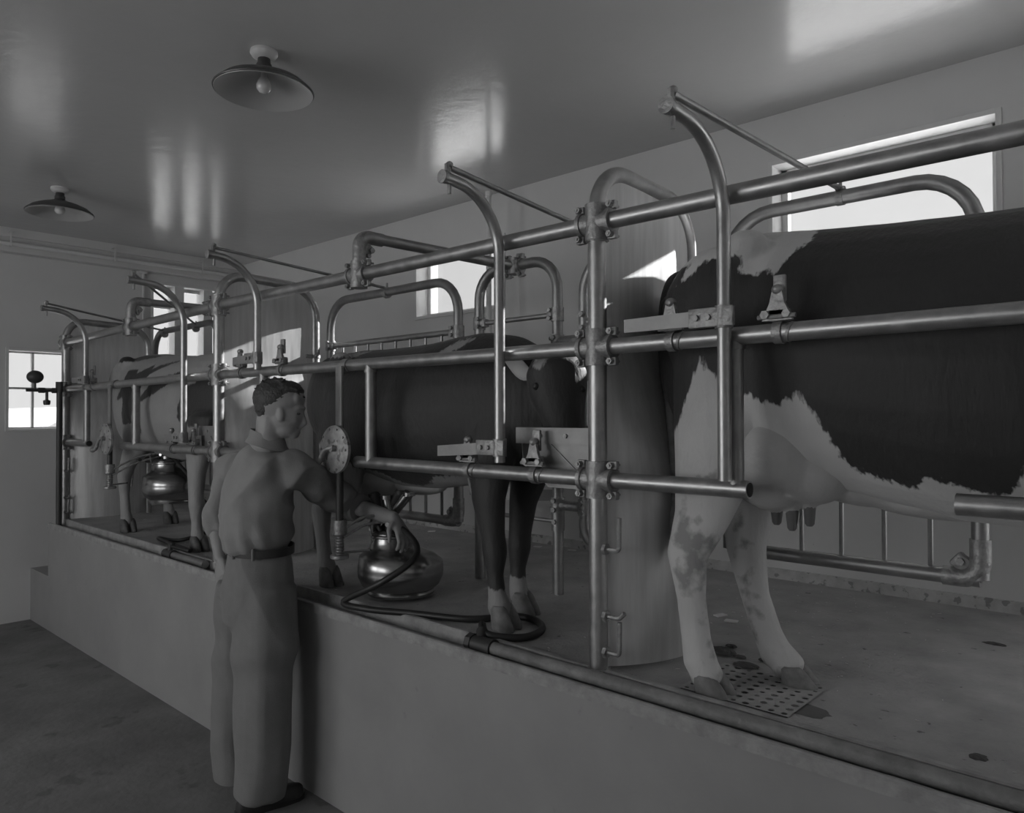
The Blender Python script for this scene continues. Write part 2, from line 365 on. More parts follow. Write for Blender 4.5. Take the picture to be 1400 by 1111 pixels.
# ------------------------------------------------------------------ wall pipe on the beam, conduit, float valve standpipe
t = thing('vacuum_pipe', (BX+.1, EY-.16, 2.96), 'thin white pipe hung along the beam at the top of the end wall', 'pipe')
m = MB(); m.cyl((BX+.02, EY-.165, 2.955), (WX-.02, EY-.165, 2.955), .017); obj('pipe_run', m, 'trim', t)
for x in (1.25, 1.6, 2.35, 3.1, .4, -.6):
    m = MB(); m.bb(x-.006, x+.006, EY-.188, EY-.184, 2.935, 3.05); m.bb(x-.006, x+.006, EY-.188, EY-.13, 3.04, 3.048); m.bb(x-.006, x+.006, EY-.188, EY-.14, 2.933, 2.937); m.bolt((x, EY-.19, 3.035), (0, -1, 0), .008, .008); obj('hanger', m, 'trim', t, smooth=False)
t = thing('conduit', (2.64, EY-.02, FZ), 'thin upright conduit on the end wall beside the tall narrow window', 'pipe')
m = MB(); m.cyl((2.64, EY-.025, FZ), (2.64, EY-.025, 2.905), .012); obj('conduit_pipe', m, 'wall', t)
m = MB(); m.bb(2.61, 2.67, EY-.04, EY, 2.88, 2.91, .004); obj('junction_box', m, 'wall', t)
t = thing('float_valve', (1.82, 6.2, .8), 'dark standpipe with a float ball at the far end of the kerb', 'valve')
p = PX(80, 716, 1.82); x0, y0 = 1.822, p.y
m = MB(); m.cyl((x0, y0, .79), (x0, y0, PX(80, 528, 1.82).z), .02); m.cyl((x0, y0, PX(80, 535, 1.82).z), (x0, y0, PX(80, 522, 1.82).z), .026, 8); obj('standpipe', m, 'dark', t)
a = PY(40, 533, y0); a2 = PY(80, 533, y0)
m = MB(); m.tube([V((a.x-.02, y0, a.z)), V((x0, y0, a.z))], .012); m.cyl((a.x+.06, y0, a.z), (a.x+.1, y0, a.z), .02, 8); m.cyl((x0-.05, y0, a.z), (x0-.02, y0, a.z), .02, 8); obj('arm', m, 'dark', t)
bq = PY(48, 515, y0); m = MB(); m.ell((bq.x, y0, bq.z), (.055, .055, .048)); m.cyl((bq.x, y0, a.z), (bq.x, y0, bq.z-.03), .008); obj('float_ball', m, 'dark', t)
cq = PY(64, 547, y0); m = MB(); m.cyl((cq.x, y0, a.z), (cq.x, y0, cq.z), .01); m.lathe((cq.x, y0, cq.z-.02), [(.02, -.015), (.024, 0), (.024, .018), (.01, .024)], 14); obj('valve_cup', m, 'dark', t)

# ------------------------------------------------------------------ stall front frame
RX = 1.889; Y1, Y2, Y3, Y0 = 1.379, 3.897, 6.40, -1.12
def zt(v, u, x=RX): return PX(u, v, x).z
# rail heights surveyed at each post
TOP = {Y0: 2.21, Y1: PX(816, 305, RX).z, Y2: PX(300, 417, RX).z, Y3: PX(91, 468, RX).z}
MID = {Y0: 1.84, Y1: PX(816, 475, RX).z, Y2: PX(300, 512, RX).z, Y3: PX(89, 532, RX).z}
LOW = {Y0: 1.42, Y1: PX(817, 655, RX).z, Y2: PX(299, 617, RX).z, Y3: PX(88, 604, RX).z}
def lerpz(D, y):
    ks = sorted(D)
    for a, b in zip(ks, ks[1:]):
        if a <= y <= b: return D[a]+(D[b]-D[a])*(y-a)/(b-a)
    return D[ks[0]] if y < ks[0] else D[ks[-1]]
fr = thing('stall_railing', (RX, Y1, FZ), 'galvanised pipe stall front of three posts and long rails standing on the pit kerb', 'railing')
RR = .0245
for y in (Y1, Y2, Y3, Y0):
    m = MB(); m.cyl((RX, y, .80), (RX, y, TOP[y]+.04), .029, 20); m.cyl((RX, y, .80), (RX, y, .84), .036, 20); m.cyl((RX, y, TOP[y]-.06), (RX, y, TOP[y]+.045), .034, 20)
    p = obj('post', m, 'pipe', fr)
    for k, (zz, bend) in enumerate(((PX(840, 752, RX).z, 1), (PX(835, 843, RX).z, 0), (PX(838, 893, RX).z, 1))):
        if y == Y0: continue
        m = MB(); c = V((RX-.004, y-.03, zz)); m.tube([c, c+V((0, -.05, 0))]+([c+V((0, -.052, .10))] if bend else [c+V((0, -.07, .02))]), .0075, .01, 8); m.bolt(c+V((0, .005, 0)), (0, -1, 0), .018, .012)
        obj('hook', m, 'cast', p)
for D, nm, r in ((TOP, 'top_rail', .0265), (MID, 'middle_rail', RR)):
    m = MB(); m.tube([(RX, y, D[y]) for y in sorted(D)], r, 0, 18); obj(nm, m, 'pipe', fr)
def rail(y0, y1, D=LOW, r=RR):
    m = MB(); m.tube([(RX, y0, lerpz(D, y0)), (RX, y1, lerpz(D, y1))], r, 0, 18); o = obj('lower_rail', m, 'pipe', fr)
    for e, d in ((y0, -1), (y1, 1)):
        if min(abs(e-k) for k in (Y0, Y1, Y2, Y3)) > .05:
            m = MB(); m.lathe((RX, e, lerpz(D, e)), [(r-.005, .0005*d), (r-.005, .001*d), (r-.0055, .0012*d)], 18, (0, 1, 0)); obj('bore_shade', m, 'black', o)  # black disc on the closed end, painted in for the dark hollow
yA = PX(1025, 670, RX).y; yB = PX(1308, 694, RX).y; yC = PX(488, 631, RX).y; yD = PX(437, 620, RX).y+.35; yE = PX(168, 611, RX).y; yF = PX(122, 606, RX).y
rail(yA, Y1); rail(Y0, yB); rail(Y1, yC); rail(3.35, Y2); rail(Y2, yE); rail(yF, Y3)
for u, r in ((1006, .021), (507, .024), (186, .024), (119, .022)):
    y = PX(u, 560, RX).y; m = MB(); m.cyl((RX, y, lerpz(LOW, y)), (RX, y, lerpz(MID, y)), r, 18)
    m.lathe((RX, y, lerpz(MID, y)-.03), [(r+.004, -.006), (r+.004, .006)], 18); obj('upright', m, 'pipe2', fr)
m = MB(); y = 3.42; m.cyl((RX, y, lerpz(LOW, y)), (RX, y, lerpz(MID, y)), .022, 18); obj('upright', m, 'pipe2', fr)
def clamp(c, r=.034, along='Y', sz=.06):
    c = V(c); m = MB(); m.cyl(c-V((0, sz, 0)), c+V((0, sz, 0)), r, 16); m.cyl(c-V((0, 0, sz*.95)), c+V((0, 0, sz*.95)), r+.004, 16)
    for sy in (-1, 1):
        for szz in (-1, 1):
            q = c+V((-.0, sy*(sz+.0), szz*(r+.012))); m.box(q, (.02, .03, .026), None, .004)
            m.bolt(q+V((-.01, 0, 0)), (-1, 0, 0), .0105, .016); m.cyl(q+V((-.03, 0, 0)), q+V((.03, 0, 0)), .0045, 8)
    for sy in (-1, 1): m.lathe(c+V((0, sy*sz*.9, 0)), [(r+.005, -.007), (r+.005, .007)], 16, (0, 1, 0))
    return m
for y in (Y1, Y2, Y3, Y0):
    for D in (TOP, MID, LOW): obj('pipe_clamp', clamp((RX, y, D[y])), 'cast', fr)
# cross braces rising from the top rail on an elbow and running back to the gate posts
GX = 2.60
for u, v0, vt, eu, ev, ex in ((491, 385, 318, 704, 364, 2.585), (179, 446, 407, 285, 421, GX)):
    y = PX(u, v0, RX).y; z0 = lerpz(TOP, y); z1 = PX(u, vt+4, RX).z
    b = MB(); e_ = PX(eu, ev, ex); b.tube([(RX, y, z0), (RX, y, z1), tuple(e_)], .0235, .055, 18); o = obj('cross_brace', b, 'pipe', fr)
    m = MB(); m.tube([(RX, y, z1-.11), (RX, y, z1), (RX+.12, y, z1)], .0285, .05, 18)
    m.box((RX+.04, y, z1-.055), (.05, .03, .05), Matrix.Rotation(.7, 3, 'Y'), .008); m.bolt((RX+.05, y-.015, z1-.06), (0, -1, 0), .012, .014); m.bolt((RX+.035, y-.015, z1-.085), (0, -1, 0), .01, .012)
    obj('elbow', m, 'cast', o)
    m = clamp((RX, y, z0), .032); obj('pipe_clamp', m, 'cast', o)
    m = clamp(tuple(e_), .030, sz=.04); obj('end_clamp', m, 'cast', o)
# rail latches
def latch(u, v, D, up=.08):
    p = PX(u, v, RX); y = p.y; z = lerpz(D, y); m = MB(); c = V((RX, y, z))
    m.lathe(c+V((0, 0, 0)), [(.030, -.012), (.030, .012)], 16, (0, 1, 0)); m.lathe(c+V((0, -.03, 0)), [(.0275, -.004), (.0275, .004)], 14, (0, 1, .35))
    m.box(c+V((0, 0, .045)), (.036, .05, .035), None, .006)
    m.prism([c+V((-.018, -.04, .03)), c+V((-.018, .04, .03)), c+V((-.018, .02, .075)), c+V((-.018, .012, .11)), c+V((-.018, -.012, .11)), c+V((-.018, -.02, .075))], (.012, 0, 0))
    m.ell(c+V((-.01, 0, .11)), (.016, .016, .014)); m.bolt(c+V((-.018, .028, .045)), (-1, 0, 0), .012, .014); m.bolt(c+V((-.018, -.028, .045)), (-1, 0, 0), .011, .012)
    m.cyl(c+V((-.02, -.05, .04)), c+V((-.02, .05, .04)), .006, 8)
    if up > .1: m.box(c+V((.004, 0, .115)), (.012, .034, .07), None, .004)
    return obj('rail_latch', m, 'cast', fr)
latch(920, 468, MID); latch(1066, 460, MID, .12); latch(643, 640, LOW); latch(733, 648, LOW, .12); latch(386, 505, MID, .12); latch(331, 508, MID); latch(237, 612, LOW); latch(267, 613, LOW, .12); latch(118, 528, MID); latch(128, 528, MID, .12)

# kerb water line
t = thing('kerb_pipe', (1.84, 1, .8), 'thick pipe lying in the kerb groove from the tee fitting toward the camera', 'pipe')
ky = PX(662, 878, 1.84).y
m = MB(); m.cyl((1.843, BY+.05, .822), (1.843, ky, .822), .0225, 16); obj('pipe_run', m, 'rabbet', t)
m = MB(); m.cyl((1.843, ky-.03, .822), (1.843, ky+.06, .822), .029, 16); m.cyl((1.843, ky+.05, .822), (1.843, ky+.075, .822), .034, 8); m.cyl((1.843, ky+.02, .822), (1.88, ky+.05, .86), .02, 12); m.lathe((1.843, ky-.035, .822), [(.031, -.008), (.031, .008)], 16, (0, 1, 0)); obj('tee_fitting', m, 'dark', t)
t2y = PX(232, 757, 1.84).y
t = thing('kerb_pipe', (1.84, t2y, .8), 'short pipe and tap in the kerb groove beside the man', 'pipe')
m = MB(); m.cyl((1.843, 3.95, .822), (1.843, t2y, .822), .021, 16); obj('pipe_run', m, 'pipe2', t)
m = MB(); m.cyl((1.843, t2y-.05, .822), (1.843, t2y+.06, .822), .028, 12); m.cyl((1.843, t2y, .82), (1.843, t2y, .88), .014, 10); m.box((1.843, t2y, .885), (.02, .09, .012), None, .003); obj('tap', m, 'dark', t)
t = thing('kerb_pipe', (1.84, 3.4, .8), 'looped brass coupling on the kerb under the hand of the man', 'pipe')

# ------------------------------------------------------------------ splash panels
def panel(y, ut, vt, ur, label, bul):
    ztop = lerpz(TOP, y) and on(ut, vt, 'Y', y).z-.01; x1 = on(ur, 480, 'Y', y).x
    t = thing('splash_panel', (RX, y, FZ), label, 'panel', 'metal splash panels')
    m = MB(); xr = x1; m.tube([(RX, y, TOP.get(y)+.03), (RX, y, ztop), (xr, y, ztop-.02), (xr, y, FZ)], .026, .17, 18, seg=10)
    obj('tube_frame', m, 'pipe', t)
    # sheet: flat at the top, bowed toward the cow lower down
    nx, nz = 22, 40; gr = []
    m = MB()
    for k in range(2):
        G = []
        for j in range(nz+1):
            z = FZ+.015+(ztop-.012-FZ-.015)*j/nz; row = []
            a0, a1 = RX+.012, xr-.012
            dz = ztop-z; rad = .16
            if dz < rad:
                w = rad-math.sqrt(max(0, rad*rad-(rad-dz)**2)); a0 += w; a1 -= w
            f = min(1, max(0, (1.95-z)/.65)); f = f*f*(3-2*f)
            for i in range(nx+1):
                s = i/nx; x = a0+(a1-a0)*s
                row.append(m.b.verts.new((x, y-.006-bul*f*math.sin(PI*min(1, s*1.0))**.8-.004*noise.noise(V((x*4, z*3, y)))+(.0025 if k else 0), z)))
            G.append(row)
        gr.append(G)
    for k, G in enumerate(gr):
        for j in range(nz):
            for i in range(nx):
                q = (G[j][i], G[j][i+1], G[j+1][i+1], G[j+1][i]); m.b.faces.new(q if k else q[::-1])
    a, b = gr
    for j in range(nz):
        m.b.faces.new((a[j][0], b[j][0], b[j+1][0], a[j+1][0])); m.b.faces.new((a[j][nx], a[j+1][nx], b[j+1][nx], b[j][nx]))
    for i in range(nx):
        m.b.faces.new((a[0][i], a[0][i+1], b[0][i+1], b[0][i])); m.b.faces.new((a[nz][i], b[nz][i], b[nz][i+1], a[nz][i+1]))
    me = m.mesh('sheet', OFF[t.name]); me.polygons.foreach_set('use_smooth', [True]*len(me.polygons))
    obj('sheet', me, 'sheet', t)
    for zz in (ztop-.42, 1.62, 1.1):
        m = MB(); m.lathe((xr, y, zz), [(.031, -.01), (.031, .01)], 14); m.box((xr-.045, y-.012, zz), (.05, .012, .022), None, .003); m.bolt((xr-.055, y-.018, zz), (0, -1, 0), .009, .008); obj('band_clamp', m, 'cast', t)
    return t
panel(Y1, 845, 232, 943, 'bowed sheet metal panel at the post directly behind the nearest cow', .135)
panel(Y2, 350, 378, 431, 'sheet metal panel at the post just behind the head of the man', .13)
panel(Y3, 140, 440, 203, 'sheet metal panel at the farthest post by the end wall', .12)

# ------------------------------------------------------------------ gates along the back of the stalls
def gate(y0, y1, ztop, zmid, zlo, label, bars, lo_y0=None, legs=False, r=.0245, x=GX):
    t = thing('stall_gate', (x, (y0+y1)/2, FZ), label, 'gate', 'arched pipe gates behind the cows')
    m = MB()
    if legs:
        m.tube([(x, y0, FZ), (x, y0, ztop), (x, y1, ztop), (x, y1, FZ)], r, .14, 16)
    else:
        m.tube([(x, y0, zlo), (x, y0, ztop), (x, y1, ztop), (x, y1, zlo)], r, .17, 16)
    obj('hoop', m, 'pipe2', t)
    m = MB(); m.cyl((x, y0, zmid), (x, y1, zmid), .0165 if not legs else .012, 12); o = obj('cross_rail', m, 'pipe2', t)
    for y in (y0, y1):
        m = MB(); m.cyl((x, y, zmid-.03), (x, y, zmid+.03), r+.006, 14)
        for k in (-1, 1): m.bolt((x-.03, y+(.02 if y == y0 else -.02), zmid+.018*k), (-1, 0, 0), .011, .012)
        m.box((x, y+(.03 if y == y0 else -.03), zmid), (.04, .04, .04), None, .006); obj('joint', m, 'cast', t)
    if not legs:
        m = MB(); m.tube([(x, y1, zlo+.0), (x, y0, zlo)], r, 0, 16); obj('bottom_rail', m, 'pipe2', t)
        for k in range(bars):
            y = y0+(y1-y0)*(k+1)/(bars+1); m = MB(); m.cyl((x, y, zlo), (x, y, zmid), .008, 8); obj('bar', m, 'pipe2', t)
        for y in (y0,):
            m = MB(); m.tube([(x, y+.1, zlo), (x, y, zlo), (x, y, zlo+.12)], r+.005, .05, 16); m.box((x, y+.05, zlo+.045), (.03, .05, .05), Matrix.Rotation(.7, 3, 'X'), .01); m.bolt((x-.015, y+.05, zlo+.05), (-1, 0, 0), .012, .012); obj('elbow', m, 'cast', t)
    return t
g1 = gate(PX(1340, 700, GX).y, PX(996, 420, GX).y, PX(1200, 260, GX).z, 1.9, PX(1310, 788, GX).z, 'arched pipe gate with thin bars behind the nearest cow, beneath the big window', 5)
g2y0 = PX(627, 690, GX).y; g2y1 = PX(452, 470, GX).y
g2 = gate(g2y0, g2y1, PX(540, 397, GX).z, PX(540, 463, GX).z, PX(575, 706, GX).z, 'arched pipe gate with thin bars rising over the rump of the middle cow', 8)
g3 = gate(PX(300, 500, GX).y, PX(212, 480, GX).y, PX(260, 446, GX).z, 1.95, 1.08, 'arched pipe gate behind the farthest cow, crossing the tall narrow window', 7)
u3 = gate(PX(763, 700, 2.585).y, PX(656, 700, 2.585).y, PX(710, 362, 2.585).z, PX(710, 436, 2.585).z, .9, 'narrow arched gate on floor length legs above the withers of the middle cow', 0, legs=True, x=2.585)
yl, yr_ = PX(656, 700, 2.585).y, PX(763, 700, 2.585).y
m = MB()
q = [V((2.585, yr_, 0)), V((2.50, yr_+.1, 0)), V((2.47, yr_+.28, 0)), V((2.5, yl-.02, 0))]
zb = PX(755, 676, 2.585).z; a = []
for k, p in enumerate(q): a.append((p.x, p.y, zb))
n_ = len(a); rs = []
for k in range(17):
    f = k/16*(n_-1); i = min(int(f), n_-2); s_ = f-i; s_ = s_; p = V(a[i]).lerp(V(a[i+1]), s_); rs.append([m.b.verts.new(p+V(d)) for d in ((-.002, 0, -.025), (.002, 0, -.025), (.002, 0, .025), (-.002, 0, .025))])
m.skin(rs); obj('curved_band', m, 'plate', u3)
zr_ = PX(735, 709, 2.585).z
m = MB(); m.cyl((2.585, yr_, zr_), (2.585, yl, zr_), .0105, 10); m.cyl((2.585, yr_, zr_-.04), (2.585, yr_, zr_+.04), .03, 12); m.bolt((2.56, yr_, zr_), (-1, 0, 0), .012, .01); obj('lower_rod', m, 'pipe2', u3)
# short loop beyond the near post, coupled to the narrow gate
ly0 = PX(799, 500, 2.585).y
t = thing('divider_loop', (2.585, ly0, FZ), 'short bent pipe loop half hidden behind the nearest post', 'pipe')
m = MB(); ztl = PX(800, 350, 2.585).z; zbl = PX(805, 742, 2.585).z
m.tube([(2.585, ly0, zbl+.02), (2.585, ly0, ztl), (2.585, ly0-.34, ztl)], .0245, .16, 16); m.tube([(2.585, ly0, zbl+.1), (2.585, ly0, zbl), (2.585, ly0-.34, zbl)], .0265, .07, 16); obj('loop', m, 'pipe2', t)
for zz, rr_ in ((PX(785, 466, 2.585).z, .027), (PX(785, 692, 2.585).z, .022)):
    m = MB(); m.cyl((2.585, ly0-.005, zz), (2.585, yr_+.005, zz), rr_, 14)
    for yy in (ly0, yr_):
        m.cyl((2.585, yy, zz-.035), (2.585, yy, zz+.035), .031, 14)
        for k in (-1, 1): m.bolt((2.56, yy+(.035 if yy == yr_ else -.035)*0, zz+.02*k), (-1, 0, 0), .012, .014); m.bolt((2.585, yy+(.03 if yy > ly0 else -.02), zz+.02*k), (0, 1, 0), .01, .014)
    obj('coupling', m, 'cast', t)
m = MB(); m.cyl((2.585, ly0-.02, PX(785, 442, 2.585).z), (2.585, ly0-.3, PX(785, 442, 2.585).z), .016, 12); m.bolt((2.555, ly0-.01, PX(785, 432, 2.585).z), (-1, 0, 0), .014, .014); m.bolt((2.555, ly0-.01, PX(785, 450, 2.585).z), (-1, 0, 0), .012, .014); obj('side_rail', m, 'cast', t)
# thin upright feed pipe behind the middle lever
p0 = PX(668, 262, 3.3)
t = thing('feed_pipe', (3.3, p0.y, FZ), 'pale upright pipe crossing the smaller side window', 'pipe')
m = MB(); m.cyl((3.3, p0.y, FZ), (3.3, p0.y, p0.z), .017, 12); m.cyl((3.3, p0.y, p0.z-.03), (3.3, p0.y, p0.z), .021, 12); obj('pipe_run', m, 'trim', t)

# gate operating levers: pole bent over the rail, hand bar, link rod back to its gate
def lever(u, vlow, utop, vtop, label, hb, rod, cap=True, vb=240):
    x = RX-.052; y = PX(u, (vlow+vtop)/2+60, x).y
    tip = on(utop, vtop, 'Y', y); zl = PX(u, vlow, x).z
    t = thing('gate_lever', (x, y, zl), label, 'lever', 'bent gate levers clipped to the rails')
    zb = tip.z+.015
    m = MB(); m.tube([(x, y, zl), (x, y, zb-.03), (tip.x, y, tip.z)], .0185, .20, 16, seg=12); obj('pole', m, 'pipe', t)
    m = MB(); m.cyl((tip.x-.004, y, tip.z), (tip.x+.012, y, tip.z), .0215, 16); m.bolt((tip.x+.02, y, tip.z+.015), (0, 0, 1), .009, .03); m.cyl((tip.x+.03, y, tip.z-.05), (tip.x+.03, y, tip.z+.045), .006, 8); m.ell((tip.x+.03, y, tip.z+.045), (.012, .012, .01)); obj('end_cap', m, 'cast', t)
    if hb:
        p = PX(hb[0], hb[1], x-.02); q = PX(hb[2], hb[3], x-.02); d = (q-p).normalized(); up = V((0, 0, 1)); k = .021
        m = MB(); m.prism([p-up*k*.9, q-up*k, q+up*k, p+up*k*.9], (.007, 0, 0)); o = obj('hand_bar', m, 'plate', t)
        m = MB(); c = V((x, y, q.z)); m.box(c+V((-.014, .03, 0)), (.016, .13, .052), None, .003); m.cyl(c+V((0, 0, -.03)), c+V((0, 0, .03)), .024, 14)
        for yy in (.035, .07): m.bolt(c+V((-.022, yy, 0)), (-1, 0, 0), .009, .008)
        obj('bracket', m, 'cast', t)
    a = V((tip.x+.03, y, tip.z+.035)); b = V(rod)
    m = MB(); m.cyl(a, b, .0075 if not cap else .010, 10); o = obj('link_rod', m, 'pipe2', t)
    m = MB(); m.cyl(b+V((0, 0, -.055)), b+V((0, 0, .03)), .006, 8); m.lathe(b, [(.016, -.006), (.018, 0), (.016, .006)], 12); m.lathe(b+V((0, 0, -.03)), [(.0265, -.012), (.0265, .012)], 14, (0, 1, 0)); obj('rod_clip', m, 'cast', t)
    return t
def gt(u, v): p = PX(u, v, GX); return (p.x, p.y, p.z)
lever(990, 657, 911, 143, 'nearest bent lever, standing in front of the rump of the nearest cow', (853, 446, 985, 432), (GX, PX(1149, 262, GX).y, PX(1149, 258, GX).z))
lever(683, 632, 605, 241, 'second nearest bent lever, in front of the shoulder of the middle cow', (598, 616, 676, 612), (GX, PX(800, 312, GX).y, PX(800, 312, GX).z))
lever(352, 505, 284, 347, 'bent lever directly above the head of the man', (318, 494, 345, 489), (GX, PX(529, 396, GX).y, PX(529, 394, GX).z), False)
lever(251, 605, 175, 382, 'bent lever in front of the ribs of the farthest cow', (225, 598, 246, 598), (GX, PX(268, 444, GX).y-.0, PX(268, 444, GX).z), False)
lever(117, 525, 57, 421, 'farthest bent lever, beside the far end post', (98, 520, 113, 519), (GX, PX(258, 446, GX).y+.45, PX(258, 446, GX).z), False)

# ------------------------------------------------------------------ feed trough
def manger(y0, y1, zt_, label, x0=1.935, x1=2.5):
    t = thing('feed_trough', (2.2, (y0+y1)/2, FZ), label, 'trough', 'feed troughs on the stall dividers')
    zb = zt_-.2; n = 14; m = MB(); k = .003
    prof = [(y1, zt_-.03), (y1, zt_-.05)]+[(y1-(y1-y0)*(.5-.5*math.cos(PI*i/n)), zt_-.06-(.125)*math.sin(PI*i/n)**.6) for i in range(n+1)]+[(y0, zt_-.03)]
    inn = [(a+(k if a < (y0+y1)/2 else -k), b+k) for a, b in prof]
    rs = []
    for x in (x0, x1): rs.append([m.b.verts.new((x, a, b)) for a, b in prof+inn[::-1]])
    m.skin(rs); obj('bowl', m, 'plate', t)
    for x in (x0, x1):
        m = MB(); m.prism([(x, y1-.04, zt_-.02), (x, y0, zt_-.02), (x, y0, zb), (x, y1-.12, zb), (x, y1-.04, zb+.06)], (.003, 0, 0)); o = obj('end_plate', m, 'plate', t)
        if x == x0:
            m = MB(); a = V((x-.004, y1-.1, zt_-.03)); b = V((x-.004, y0+.03, zb+.03)); d = V((0, .012, .012)); m.prism([a-d, b-d, b+d, a+d], (.006, 0, 0)); obj('diagonal_brace', m, 'plate', o)
    m = MB(); h = .055
    for x in (x0-.006, x1+.002): m.bb(x, x+.006, y0, y1+.02, zt_-h, zt_)
    m.bb(x0-.006, x1+.008, y1+.016, y1+.022, zt_-h, zt_); m.bb(x0-.006, x1+.008, y0-.004, y0+.002, zt_-h, zt_)
    o = obj('rim', m, 'plate', t, smooth=False)
    for yy in (.09, .2): m = MB(); m.bolt((x0-.006, y1-yy, zt_-h/2), (-1, 0, 0), .008, .006); obj('bolt', m, 'cast', o)
    return t
p = PX(712, 584, 1.93); manger(Y1+.05, p.y, p.z, 'sheet metal feed trough below the head of the middle cow')
p = PX(274, 582, 1.93); manger(Y2+.05, p.y, p.z, 'sheet metal feed trough at the post behind the back of the man')

# ------------------------------------------------------------------ animals
def sdist(P, poly):                   # signed distance of many points to a polygon, positive inside
    ins = np.zeros(len(P), bool); d = np.full(len(P), 9.); n = len(poly)
    for i in range(n):
        a = np.array(poly[i]); b = np.array(poly[(i+1) % n]); ab = b-a; q = P-a
        t = np.clip(q @ ab/max(ab @ ab, 1e-9), 0, 1); d = np.minimum(d, np.hypot(*(q-t[:, None]*ab).T))
        if a[1] != b[1]:
            c = ((a[1] > P[:, 1]) != (b[1] > P[:, 1])) & (P[:, 0] < (b[0]-a[0])*(P[:, 1]-a[1])/(b[1]-a[1])+a[0]); ins ^= c
    return np.where(ins, d, -d)
def yz(pts, x): return [V((q.y, q.z)) for q in (PX(u, v, x) for u, v in pts)]
def cloven(c, yaw, s=1.0, fwd=-1, zs=1.0):     # two-clawed hoof resting on the platform, c = point on the floor under the fetlock
    m = MB(); d = V((math.sin(yaw), fwd*math.cos(yaw), 0)); w = V((d.y, -d.x, 0)); up = V((0, 0, 1))
    for k in (-1, 1):
        o = V(c)+w*(k*.025*s)
        ring = lambda p, a, b: [p+d*(a*math.cos(t))+w*(b*math.sin(t)) for t in [2*PI*i/12 for i in range(12)]]
        rs = []
        for z, a, b, f in ((.0, .046, .024, .014), (.006, .05, .0265, .014), (.03, .047, .027, .008), (.055, .04, .0265, .001), (.075, .034, .024, -.005), (.09, .022, .018, -.008)):
            rs.append([m.b.verts.new(q) for q in ring(o+d*(f*s)+up*(z*s*zs), a*s, b*s)])
        m.skin(rs)
    return m
def cow(name, label, yr, cx, rings, legs, head, white, coatsign, hoofm, udder, tailp, dirt=None, coat='coat_1', wh=.58):
    t = thing('cow', (cx, yr-.8, FZ), label, 'cow')
    m = MB(); X = V((1, 0, 0)); Z = V((0, 0, 1)); rs = []
    R = sorted(rings)
    for s, zt_, zb, hw in R:
        c = V((cx, yr-s, (zt_+zb)/2)); h = (zt_-zb)/2; o = []
        for i in range(28):
            a = 2*PI*i/28; ct, st = math.cos(a), math.sin(a)
            e = 2.5; ct = math.copysign(abs(ct)**(2/e), ct); st = math.copysign(abs(st)**(2/e), st)
            w = hw*(1-.16*max(0, st)**1.3-(.10*max(0, -st)))
            o.append(m.b.verts.new(c+X*(w*ct)+Z*(h*st)))
        rs.append(o)
    m.skin(rs)
    # hip bones and spine
    for sx in (-1, 1):
        m.ell((cx+sx*.19, yr-.42, R[4][1]-.07), (.055, .07, .05)); m.ell((cx+sx*.06, yr-.10, R[1][1]-.06), (.045, .05, .06))
        m.ell((cx+sx*(.17), yr-.33, R[3][1]-.25), (.10, .20, .22))
    for ch in legs: m.limb([((x, y, z), a, b) for x, y, z, a, b in ch['c']], 16)
    H = head
    m.limb([(V(p), a, b) for p, a, b in H['neck']], 20)
    m.limb([(V(q[0]),)+tuple(q[1:]) for q in H['skull']], 18)
    me = remesh(m, .010, 8, OFF[t.name])
    # coat pattern attribute (metres inside a pale patch)
    off = OFF[t.name]; at = me.attributes.new('coat', 'FLOAT', 'POINT'); dt = me.attributes.new('dirt', 'FLOAT', 'POINT'); 
    co = np.empty(len(me.vertices)*3, np.float32); me.vertices.foreach_get('co', co); co = co.reshape(-1, 3)+np.array(off); P2 = co[:, 1:].astype(float)
    vals = np.max([sdist(P2, q) for q in white], axis=0)*coatsign; dv = np.full(len(co), -.5)
    for q, xm in (dirt or []): dv = np.maximum(dv, np.where(co[:, 0] < xm, sdist(P2, q), -.5))
    vals = vals.astype(np.float32); dv = dv.astype(np.float32)
    at.data.foreach_set('value', vals); dt.data.foreach_set('value', dv)
    body = obj('body', me, MT.setdefault(coat, coat_mat(coat, wh)), t)
    for ch in legs:
        x, y, z = ch['h']; o = obj('hoof', cloven((x, y, FZ), ch.get('yaw', 0), 1.0, -1, ch.get('zs', 1)), hoofm, t)
    if udder: udder(t)
    if tailp:
        m = MB(); m.spline(tailp[0], tailp[1], 12); o = obj('tail', m, MT['tailm'], t)
        m = MB(); m.spline(tailp[2], tailp[3], 12); obj('tail_switch', m, tailp[4], o)
    for e in H['ears']:
        m = MB(); p, q, w = V(e[0]), V(e[1]), e[2]; d = (q-p); n = 7; rs = []
        x, y = basis(d)
        if len(e) > 3: x = V(e[3]).normalized(); y = d.normalized().cross(x)
        for i in range(n+1):
            f = i/n; k = math.sin(PI*min(1, f*.86+.12)); rs.append(m.ring(p+d*f, x, y, w*k, w*.28*k+.002, 12))
        m.skin(rs); obj('ear', m, e[4] if len(e) > 4 else 'hidew', t)
    if 'muzzle' in H:
        p, r = H['muzzle']; m = MB(); m.ell(p, r); obj('muzzle', m, 'teat', t)
    for p in H.get('eyes', []):
        m = MB(); m.ell(p, (.014, .014, .014), None, 12, 8); obj('eye', m, 'rubber', t)
    return t
MT['tailm'] = mat('tail_hair', .07, .7, var=.4, vscale=30); MT['taild'] = mat('dirty_tail_hair', .06, .8, var=.5, vscale=40); MT['tailw'] = mat('pale_tail_hair', .3, .7, var=.3, vscale=40)
def std_legs(cx, near, far, fnear, ffar, zt=1.75):
    return
